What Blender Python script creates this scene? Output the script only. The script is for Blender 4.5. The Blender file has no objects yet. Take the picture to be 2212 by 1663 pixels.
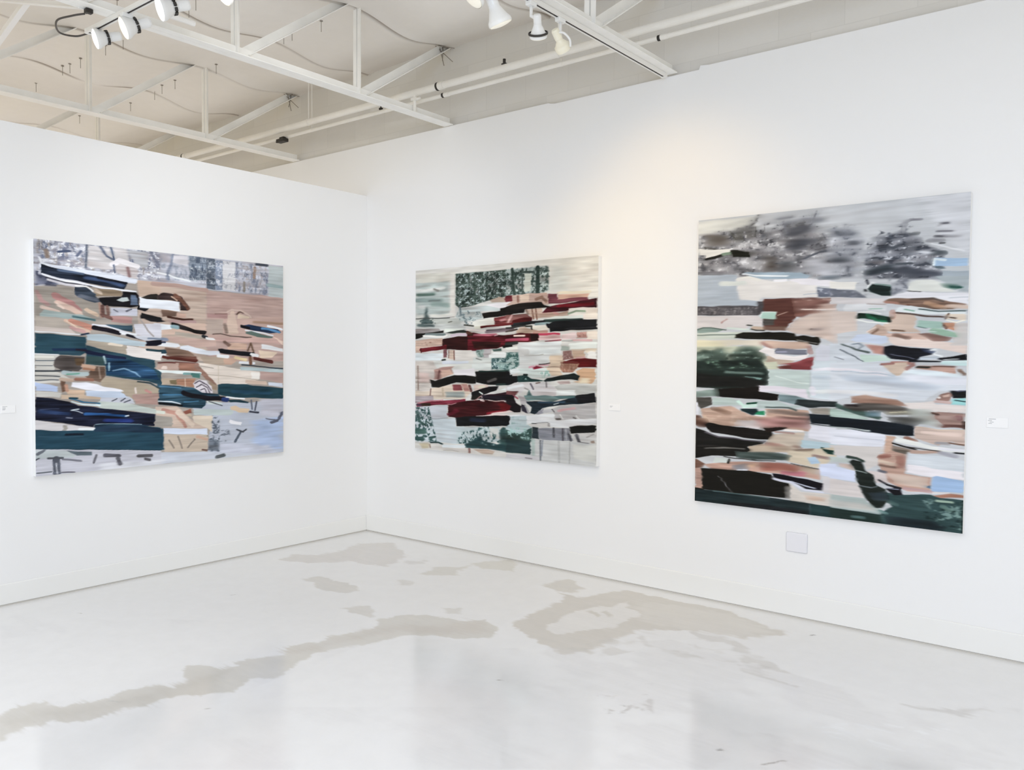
import bpy, bmesh, math
import numpy as np
from mathutils import Vector, Matrix, Euler
# ---------------------------------------------------------------- strokes of the three pictures and wear marks of the floor, in millimetres
FIGURES_STROKES = """P a9a19a 3 .1|-32,-40 2038,-298 2035,1835 -49,1591
P c9cbd6 7 .12|-32,-40 2037,-67 2037,280 1765,259 1216,244 828,225 682,216 8,304
P cfb8a8 7 .08|682,216 828,225 1215,248 1213,785 688,720
P bca49d 7 .06|1215,248 1765,259 1944,270 1944,783 1213,785
M 6f7890 24 1.2 .5 .8|15,-9 851,-24 850,119 680,118 349,117 39,124
M 8a8b9a 18 .8 .52 .7|15,-9 851,-24 849,204 680,209 12,299
M a39c98 24 1.8 .6 .7|15,-9 851,-24 850,162 680,176 13,231
M eef0f8 16 .6 .56 .85|15,-9 851,-24 849,204 680,209 14,156
R 59627a 45 3.0 .03 .5|15,-9 851,-24 850,119 680,118 349,117 39,124
R eef0f6 38 3.0 .03 .5|15,-9 851,-24 850,162 680,176 14,156
P d9d6d8 8 .1|335,8 610,2 630,106 486,160 341,149
S 8f7e72 27 8 .1|78,67 85,112
S 5f6878 12 6 .1|335,4 334,79 326,158
S 4d5872 15 6 .1|154,70 221,59
S 707890 18 6 .1|273,85 296,51
S 70788c 16 6 .1|428,6 467,65 507,85
S 5b6880 12 5 .1|496,2 511,53 519,92
P c6c8ce 8 .1|606,11 758,3 762,119 680,118
S 7c8090 21 8 .1|780,9 836,87
P 7d8296 11 .2|13,231 52,221 149,259 148,289 14,295
M 4d5266 23 .6 .5 .8|10,179 63,189 152,266 137,298 9,300
P d6d0d2 8 .1|527,116 685,118 684,217 527,172
S e3e8f3 43 2 .08|52,164 160,181 310,195 547,211 663,223
S eef1f8 15 3 .05|35,120 49,153 88,164
P 1c2433 2 .5|45,157 142,179 310,199 466,220 610,235 587,286 506,281 309,258 142,236 48,217
S 55657e 14 6 .2|153,189 234,194 310,203
S 46597c 24 12 .2|329,225 446,235 567,258
S 141722 16 4 .1|407,221 604,239
S f2f4fa 13 2 .05|52,224 142,248 309,268 465,288 608,290 671,294
S 3a3a44 7 2 .1|70,240 196,268 367,283
S d9d6dd 15 3 .1|87,256 196,282 309,285
S f4f1f5 35 2 .06|503,122 552,87 685,118
S 9a7f80 23 6 .1|613,136 625,189
S 55607a 10 2 .1|515,125 523,177
P c9b3a3 3 .06|680,213 849,217 849,326 692,320
P 9d968e 5 .1|12,307 245,302 252,348 405,390 416,486 10,504
P 3c4654 2 .3|252,285 309,285 367,305 394,343 425,381 386,389 308,368 252,340
S 6b7280 24 10 .2|293,349 405,370
S f4f4f4 10 2 .05|256,285 328,284 378,314
P 8f7f6c 2 .2|386,292 445,291 571,295 574,333 465,342 394,347
S d0b9a5 24 6 .1|394,303 425,321
P 15141a 2 .3|417,357 570,336 579,298 671,296 692,324 691,394 628,410 444,406 417,377
P bfc8c8 2 .1|533,364 566,344 608,339 620,361 578,374
P 5b6a80 5 .2|633,319 670,321 687,386 628,389
P 15161c 2 .2|683,391 773,404 738,431 678,420
P e9edf3 2 .06|692,334 848,341 848,401 700,388
S b98f8c 27 8 .1|19,340 47,395 86,419
S b77f7c 41 6 .12|130,356 181,383 240,411
S b77f7c 23 6 .12|203,390 289,444
S e0bfae 33 6 .1|147,408 232,435 288,467
S e6d2c6 15 4 .1|140,413 180,434
S d8c3b8 23 6 .1|50,437 150,462
S d8bba2 24 5 .1|331,437 404,478
P a8b5b3 3 .15|32,483 60,451 158,462 292,479 307,491 31,503
S b78f7e 18 3 .1|415,393 428,485
S 6f4c46 28 3 .2|436,412 440,476
S 8f6a60 24 3 .2|468,410 480,483
P c6c8d4 3 .1|492,415 678,414 678,465 492,474
S 6b6d78 9 3 .1|521,428 545,443
S 6b6d78 12 3 .1|603,440 636,422
P 1d1c1e 2 .2|699,464 712,443 848,467 848,475 703,481
M 8f98a8 21 2 .5 .6|830,11 1066,4 1064,191 828,209
S 8a92a4 19 6 .1|950,3 941,59 904,148 913,190
S f0f2f6 13 4 .05|829,146 895,157
S eef2f6 13 4 .05|918,159 972,176 1083,189
P d8d6dc 4 .1|955,11 1065,8 1065,82 941,64
P 8792a0 4 .25|1075,1 1213,7 1212,175 1074,181
M 4f5a6c 26 2 .5 .7|1075,1 1213,7 1212,175 1074,181
M d3dae0 22 1.5 .6 .8|1075,38 1213,24 1212,210 1074,186
P 5f6875 3 .25|1211,5 1289,6 1290,240 1217,236
M b5bdc6 16 .6 .56 .8|1232,22 1291,17 1290,231 1231,235
P 8e99ad 4 .2|1291,12 1351,15 1350,236 1290,240
M d9dce6 18 1 .55 .8|1291,12 1351,15 1350,236 1290,240
P d8d8dc 5 .1|1351,11 1463,14 1462,237 1350,236
M a89c98 16 1.5 .6 .7|1463,9 1763,14 1762,236 1462,237
M 7d8496 28 3 .52 .7|1463,9 1763,14 1762,255 1462,242
R 4f586c 43 3.0 .035 .5|1075,1 1346,7 1763,14 1762,255 1462,237 1074,186
R e6e8ee 36 3.0 .03 .5|1075,1 1346,7 1763,14 1762,255 1462,237 1074,186
S 3f444e 21 6 .2|1653,10 1752,12
S a08573 23 9 .1|1637,39 1631,123
S 8c847c 21 7 .1|1541,167 1541,232
P b9c2c4 4 .1|1768,13 1915,12 1914,267 1762,257
S 9db0b2 29 12 .1|1768,169 1909,178
S b79d94 30 4 .06|793,228 963,233 1217,250
P 3a2e2e 3 .3|828,306 872,290 930,295 1008,311 1045,348 1082,394 1063,410 1003,409 999,351 935,342 828,344
S 6b4a3e 26 6 .3|962,306 1022,345 1063,395
S c7a48c 9 3 .1|935,316 980,341
P 2a2624 3 .2|710,338 775,305 828,297 828,344 784,351
P e8edf5 2 .06|698,347 828,344 996,351 1000,418 827,409 697,406
P 7c5f50 3 .2|862,416 980,422 970,458 862,465
P d5ad9a 4 .1|971,428 1044,433 1054,467 975,468
S 4a2d24 18 3 .2|907,465 961,473 1030,481 1100,476
S b59a98 28 5 .1|929,496 1007,502 1119,493
P b98f8b 3 .1|1216,425 1405,424 1415,454 1216,456
S 7a5a55 5 2 .1|1285,426 1390,419
P dcc9b6 5 .1|1482,410 1582,428 1614,469 1477,474
S 5b4740 12 3 .1|1472,415 1498,393 1529,403
S d9bdb0 12 3 .05|1390,405 1431,383 1509,386 1582,419 1630,471
P dcc0ae 3 .06|1421,390 1451,389 1461,516 1390,519
S 9a7068 11 3 .1|1369,461 1364,520
S 8a5a54 12 4 .1|1477,479 1529,458 1603,465
P d1b9ab 4 .06|826,519 1206,496 1210,593 826,591
P c3a9a0 4 .05|1216,469 1897,421 1897,643 1215,620
S b08c74 19 12 .1|1630,475 1897,474
P b9a9a0 5 .05|1216,469 1354,463 1354,576 1215,580
P dcc0ae 3 .06|1395,425 1462,422 1487,568 1384,575
S 87776e 27 9 .1|1369,503 1384,562
P b2aaa0 4 .1|961,570 1186,590 1186,623 960,591
S 1d1a1c 31 2 .3|938,517 1016,538 1110,561 1196,569
S 252a30 27 4 .2|1186,596 1220,606
P e6ebf2 2 .06|800,511 934,519 938,553 800,564
P 15151a 2 .2|800,478 827,481 893,499 826,504 800,499
S 87a0a8 26 6 .1|943,532 979,539
S f3f3f3 21 3 .04|1217,611 1289,621
S 5f4f4a 8 2 .1|1269,578 1334,574 1420,588 1603,598
P 1d2c45 2 .4|1513,507 1582,496 1712,510 1851,524 1885,547 1767,556 1625,541 1524,521
S 5b86ad 17 5 .2|1701,522 1767,524 1868,548
S 0f1016 19 4 .1|1513,510 1582,521
S e9edf5 16 3 .04|1756,499 1823,506 1891,523
S dfe3ea 11 2 .05|1550,539 1712,561 1806,573
P 5d6e68 2 .15|1555,554 1603,546 1695,571 1806,583 1800,598 1657,592 1555,568
P c9aba4 5 .08|1274,605 1897,595 1897,643 1294,632
P e4cdbf 3 .05|1812,583 1902,653 1902,624
P dcb59e 6 .1|1394,643 1560,645 1560,696 1394,693
S 8a6a5e 27 7 .1|1369,635 1404,657
P dfe1e4 2 .05|1700,647 1902,679 1902,703 1695,681
S 6e5240 14 3 .2|1571,700 1598,644 1624,709
P e5cdb4 5 .1|1668,694 1851,711 1794,757 1684,760
P 14151b 2 .2|1308,690 1343,687 1481,706 1630,713 1657,741 1581,747 1471,738 1323,722
S e6e6e8 26 4 .05|1608,732 1657,741
S 5a2f2a 25 4 .3|1629,763 1684,772 1794,788
P d2b0a4 4 .1|901,606 1294,627 1293,668 1118,684 906,635
P e9edf2 3 .05|812,673 879,649 983,655 1006,677 974,686 879,681
P e2e7f0 2 .06|1006,672 1062,667 1118,684 1219,700 1323,708 1333,739 1244,741 1123,724 1001,699
S 8f9ab0 25 6 .1|799,621 892,631
S 38405a 13 3 .2|799,650 879,649
P 2e4a58 3 .2|799,701 887,700 896,730 799,731
S eceef0 23 3 .04|798,743 914,742
P 8a7264 3 .2|883,685 997,698 1066,711 1118,741 959,755 896,742
P 6f4338 3 .3|865,753 960,746 1061,746 1128,747 1142,787 1061,783 973,766 905,774
S 552a24 21 3 .3|874,753 973,768 1127,783
P cfae9f 4 .1|824,802 987,789 986,852 824,851
S ead9d0 23 5 .05|869,828 891,830
S 7d3f39 11 3 .2|833,795 959,797
P a9745f 3 .3|987,789 1127,802 1151,860 991,852
S 8a5a52 9 3 .2|959,792 1156,805
P b3a394 4 .08|1156,745 1363,755 1363,816 1195,802
P e2d8cf 3 .06|1146,794 1313,818 1678,871 1678,927 1549,967 1317,958 1292,967 1194,882
S 9a938c 5 2 .1|1165,820 1268,839
S b5aa9e 5 2 .1|1218,883 1393,899 1656,935
S cbbfae 5 2 .1|1313,816 1312,953
S a37a6a 32 4 .2|1127,820 1194,882 1282,964
P dfc4b0 4 .06|1549,932 1738,947 1749,978 1549,958
P efebe6 2 .04|1602,872 1681,878 1680,925 1602,924
P b9a09a 3 .06|1683,868 1902,885 1902,967 1683,927
P b4c3c6 2 .08|1497,828 1902,851 1902,880 1507,855
S 333f4a 10 2 .2|1518,814 1656,827 1902,845
P d0a892 5 .1|1358,762 1497,761 1424,812 1358,811
S e6cf9c 21 6 .1|1460,757 1549,775
S dfe2e8 18 4 .05|1497,795 1629,805
S 7c5540 27 4 .2|1592,760 1597,807
S eef0f2 25 3 .04|1308,746 1394,749
S e8f0f0 23 3 .05|815,855 1005,865 1156,873
P c9b49c 3 .08|850,911 981,915 981,960 850,953
P b98468 3 .25|972,912 1117,915 1107,978 972,958
S e8d8cc 5 2 .05|1037,913 1041,975
P 7c7058 4 .1|917,927 972,919 972,958 917,952
S 7fa3a3 17 4 .1|1028,876 1156,880
P 4f7a74 3 .15|1084,870 1156,878 1158,915 1098,903
P a89078 4 .1|1233,932 1297,967 1297,1010 1257,997
P ded9e0 3 .05|1103,950 1146,926 1204,931 1257,977 1264,1031 1164,1028 1112,983
S 5c5560 8 2 .1|1117,952 1155,935 1218,963 1252,1008
S 5c5560 8 2 .1|1126,979 1174,960 1218,985 1237,1026
S 5c5560 7 2 .1|1160,1002 1194,991 1213,1027
P bfc5d2 4 .05|1092,1134 1208,1099 1392,1101 1580,1113 1913,1086 1912,1549 1289,1536 1221,1474 1226,1373 1261,1204 1144,1190
P c6c7d3 19 .04|1683,1088 1901,1096 1901,1236 1682,1226
P b0c0dd 43 .04|1601,1259 1901,1251 1901,1509 1654,1489
P c8ccda 28 .04|1330,1417 1765,1469 1821,1541 1330,1530
P 24434f 2 .15|1307,963 1337,957 1549,970 1902,1006 1901,1093 1496,1068 1382,1058 1307,1040
S 2b4f66 28 14 .1|1444,1021 1766,1043
P d6ddea 2 .05|1755,957 1902,965 1902,999 1766,984
P 2b4656 3 .45|824,924 846,956 1098,981 1174,1022 1307,1035 1357,1086 1208,1083 1203,1121 1173,1142 1003,1124 831,1098 823,1004
S 4e7590 9 3 .2|841,966 1004,985
S 3f6c8c 10 4 .2|867,1029 1013,1037
S 4b7a98 9 4 .2|1027,1088 1145,1088
S 14181c 15 3 .2|836,1090 1013,1114
S d9e3ea 8 2 .05|831,1077 935,1085 1003,1102
P cfd8d8 3 .1|1213,1084 1341,1102 1346,1118 1222,1113
S 3d4048 7 2 .1|1232,1091 1291,1111 1341,1127
S 15131b 35 2 .2|1022,1020 1097,1044 1218,1065 1357,1075
P 26414c 2 .2|1387,1081 1496,1087 1580,1108 1569,1118 1418,1105
S 2b3d70 32 7 .2|1357,1080 1387,1083
S eef2f6 11 2 .04|1382,1062 1538,1080
S bfcaca 43 4 .05|1125,1167 1412,1182
P e3c7a6 3 .05|1412,1141 1459,1134 1506,1156 1580,1164 1569,1197 1485,1189 1418,1160
S 3a3d4a 16 4 .1|1585,1186 1666,1197
S 5f6574 13 4 .1|1601,1095 1608,1166
S 4c505e 13 4 .1|1650,1106 1634,1176
S 5b5f6e 20 5 .1|1896,1207 1850,1268 1787,1280
S 6d7180 10 3 .1|1743,1249 1821,1262
P efeff4 2 .03|1407,1236 1511,1264 1511,1290 1412,1268
S 565f6c 18 5 .1|1455,1412 1505,1342
S 4a4f58 13 4 .1|1479,1321 1526,1343 1554,1326
P 24465a 2 .1|804,1264 868,1275 865,1429 803,1424
P dcc2b0 3 .08|805,1110 971,1116 1078,1213 1216,1292 1216,1298 870,1268 804,1173
S c99282 24 6 .1|867,1138 971,1170 1040,1268
P a8a39c 5 .05|804,1173 934,1197 938,1266 804,1258
S ead3bf 35 5 .06|980,1162 1096,1262
S d0a58f 9 3 .1|975,1203 1016,1253
S dde2d8 23 3 .04|804,1150 871,1157
P a05a48 4 .2|1017,1160 1078,1138 1092,1170 1040,1178
P c7b49c 4 .08|1078,1169 1096,1214 1134,1242 1097,1205 1040,1185
P dfd2c2 4 .05|1097,1196 1261,1200 1256,1326 1216,1298 1106,1241
P cabcad 3 .06|874,1318 1216,1343 1226,1395 1221,1453 1143,1463 874,1451
P dde5f6 2 .05|868,1270 1216,1297 1219,1343 868,1314
S 8a8078 10 4 .05|910,1366 946,1422
S 8a8078 10 3 .05|979,1338 1011,1428
S 8a8078 10 4 .05|1115,1370 1058,1427
S ddb39c 21 4 .08|1134,1353 1216,1381
P 7f8894 9 .2|1226,1373 1320,1398 1315,1481 1221,1462
M 4f5864 18 .5 .5 .7|1256,1200 1321,1217 1320,1484 1225,1472
M 565e6a 18 .6 .55 .6|1256,1308 1412,1317 1411,1414 1255,1402
S 6a5048 11 3 .1|1172,1454 1216,1462
P ced3de 5 .05|803,1443 1191,1471 1290,1491 1901,1543 1901,1548 1289,1534 802,1534
S 5b6064 27 7 .1|1299,1519 1355,1512
P c9cad4 3 .08|-2,1353 849,1422 848,1576 -4,1543
P d9dbe2 25 .04|415,1487 849,1507 848,1567 415,1560
P c0c8ca 4 .06|-2,1364 186,1380 257,1421 230,1433 -3,1423
P 66727a 3 .15|186,1380 357,1402 357,1424 261,1422
S 5b5f6a 45 4 .3|126,1433 131,1530
S d0d3da 8 4 .05|126,1460 133,1527
S 55585f 14 3 .1|75,1424 170,1430
S 7a7b85 11 4 .1|170,1439 283,1455
S 6a6a72 14 3 .1|386,1428 368,1475
S 5f5f68 24 6 .2|444,1433 545,1444
S 62626a 27 6 .2|533,1462 549,1504
S 5c5b60 24 6 .2|683,1458 774,1464
S 5c5b60 16 4 .1|722,1483 761,1493
S 5a6068 7 2 .1|10,1511 96,1512
S 5a5a64 7 2 .1|162,1523 244,1527
S 6b7078 18 5 .1|11,1394 47,1372
S 3a3d44 8 2 .1|1,1429 22,1420
P c4cdc8 3 .06|380,1079 419,1056 623,1084 811,1130 811,1164 622,1134 419,1107
P c9ccd6 3 .06|416,1016 631,1039 656,1085 415,1064
S 5a5d68 8 2 .1|499,1064 532,1048
S 5a5d68 8 2 .1|556,1066 590,1046
S 5a5d68 8 2 .1|581,1075 623,1059
P c49c92 3 .1|636,1023 821,1045 829,1101 665,1084
P d9d6d8 2 .05|0,1169 270,1219 376,1239 376,1263 -1,1233
P a8a39c 3 .08|173,1207 199,1213 198,1246 172,1244
S edf2f4 15 2 .03|278,1243 374,1252
P 171c30 2 .4|1,1016 116,1034 211,1055 271,1087 419,1105 622,1138 807,1168 800,1252 622,1233 374,1219 370,1237 270,1219 125,1187 0,1169
S 2e5a90 17 6 .3|317,1142 458,1153 601,1172
S 27395c 23 10 .3|25,1111 203,1135
S 45506a 5 2 .2|25,1098 152,1099
S 2a3c7c 25 12 .2|458,1195 622,1204
S d8e4ea 6 2 .05|226,1114 275,1111
S d8e4ea 4 2 .05|226,1114 263,1124 301,1136
S e2ecf2 9 2 .05|595,1171 618,1168
S 8d93a4 5 2 .1|195,1160 237,1164
S 3d6f90 10 2 .2|219,1036 302,1064 411,1077
S d8eaf0 8 2 .05|226,1057 302,1081 411,1089
P 28495a 2 .12|-1,1231 374,1260 378,1219 539,1221 706,1238 850,1266 849,1429 -2,1356
P 24384c 6 .15|378,1223 706,1242 850,1272 850,1302 378,1267
S 131c2a 13 5 .1|191,1271 300,1279
S 3c5a6c 4 2 .1|23,1275 300,1294
S 9fb4c0 4 1 .1|382,1219 498,1218 706,1236
S 12303c 5 2 .1|1,1355 849,1428
P b5aca3 3 .06|7,496 194,503 238,595 6,596
P d3c8c2 5 .06|6,560 223,568 261,602 6,594
P a5b4b4 2 .15|32,484 292,472 404,503 346,517 231,506 85,493
S 5a7a80 14 4 .2|243,488 384,508
S e2bda6 22 3 .08|198,517 269,561 345,588
S d6917c 33 4 .15|228,520 288,537 357,558
S d3a3a0 24 5 .1|227,562 314,589
S f0dccb 5 2 .05|201,519 269,561
P c4938f 2 .1|496,474 644,476 644,524 496,513
S 7a5b55 24 4 .2|432,469 496,491
P d9d9e2 3 .06|648,525 855,514 855,628 668,599
S a8a2a0 11 3 .05|695,482 754,563 797,608
P 1a1a1e 2 .2|699,465 712,454 856,471 855,503 776,501
S e4e6ee 15 2 .05|369,540 463,544 626,592
P 3f5766 2 .2|451,533 516,534 644,534 643,583 569,570 503,552
S e8ecf0 20 2 .05|536,589 668,601
S 15121c 29 2 .3|378,557 443,570 544,591
S 15151f 17 2 .2|601,604 681,620 745,631
P bccbd4 2 .06|329,606 443,603 626,635 741,649 736,679 601,673 329,644
P b0a698 2 .08|331,646 502,662 601,681 600,747 462,711 331,674
S e2d6c6 16 5 .05|482,667 568,675
P e9e3e0 2 .05|601,677 854,707 854,779 774,771 600,746
S 25404a 15 3 .2|753,701 854,710
P 12121f 2 .3|736,641 855,632 854,666 819,676 745,673
P cfd3dc 3 .06|647,602 855,615 855,632 736,639 668,622
S 8f9cb0 13 3 .2|754,622 855,628
P d0cec8 2 .06|4,736 155,748 117,844 235,908 153,930 2,927
P 2c4c5a 2 .12|6,602 325,625 326,727 286,748 155,746 4,736
S 1e3350 18 5 .2|119,710 325,708
S 271e30 15 4 .2|263,708 326,717
S 34505f 18 5 .1|155,730 286,736
S e8eaec 9 2 .04|6,593 299,610
S 24344c 12 3 .2|299,611 345,600
P 2d4a58 2 .2|325,678 462,711 625,747 805,779 809,834 853,862 852,955 752,930 456,885 453,816 324,808
S 141d3a 22 5 .2|328,724 462,748 583,766
P 3a5254 3 .1|324,749 438,759 449,816 322,809
P 27496a 6 .5|465,766 625,775 796,844 844,921 456,877
S 9fc0d0 16 4 .2|479,798 477,847
S 7fa3bf 10 3 .3|501,851 583,840 666,865 696,895
S a9bfc6 13 4 .2|442,754 455,798
S 55606a 5 2 .1|4,781 118,782
S 5d6268 5 2 .1|3,812 111,814
S 3a3f45 11 2 .1|3,848 228,851
S 55595f 8 2 .1|3,882 154,888
S 60646a 7 2 .1|2,911 146,911
S e8eaec 7 2 .03|4,739 148,745
S e6e4dc 11 4 .03|11,761 115,760
P 5b5452 4 .25|118,779 155,750 316,755 316,804 293,832 277,851 161,847 121,823
P 6b5844 6 .2|248,761 316,769 304,814 259,814
P 73594a 4 .3|339,864 378,820 449,824 452,889 416,933 361,916 319,891
S a89080 11 4 .1|407,830 418,903
S d2a98e 22 4 .1|300,816 374,832
S b07a5c 14 3 .1|304,836 374,847
S b3c1c4 26 4 .06|176,862 331,872
S 6fa090 9 2 .1|198,873 277,866
S 9a6552 21 5 .15|258,906 365,915
S c7ac98 21 4 .1|161,904 235,913
P b1a594 3 .06|452,897 674,923 834,981 834,1057 640,1051 541,988 420,953 420,931
P bd9a90 6 .08|640,1022 834,1017 834,1057 640,1051
S 2e3f45 10 2 .2|679,930 773,942 843,982
S e8ddd8 12 3 .05|661,979 665,1010
S cf8f88 19 5 .1|740,993 773,1013
P 7c5a48 5 .2|157,914 190,919 190,985 167,992
P dfbea0 3 .08|190,973 314,981 310,1018 204,1007
S cf9a80 23 5 .1|194,946 199,981
P bccbe9 2 .05|2,923 142,954 142,989 2,978
P cfcdc8 3 .08|2,980 167,996 152,1027 1,1016
P dcc0a4 3 .08|160,1005 419,1025 419,1047 160,1035
P c6d2e4 3 .05|322,984 561,995 606,1047 419,1033 322,1022
P eff0f8 2 .04|231,924 323,930 460,965 561,983 582,999 452,992 326,979 227,955
S 2a4a58 12 3 .2|215,1031 264,1038"""
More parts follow.
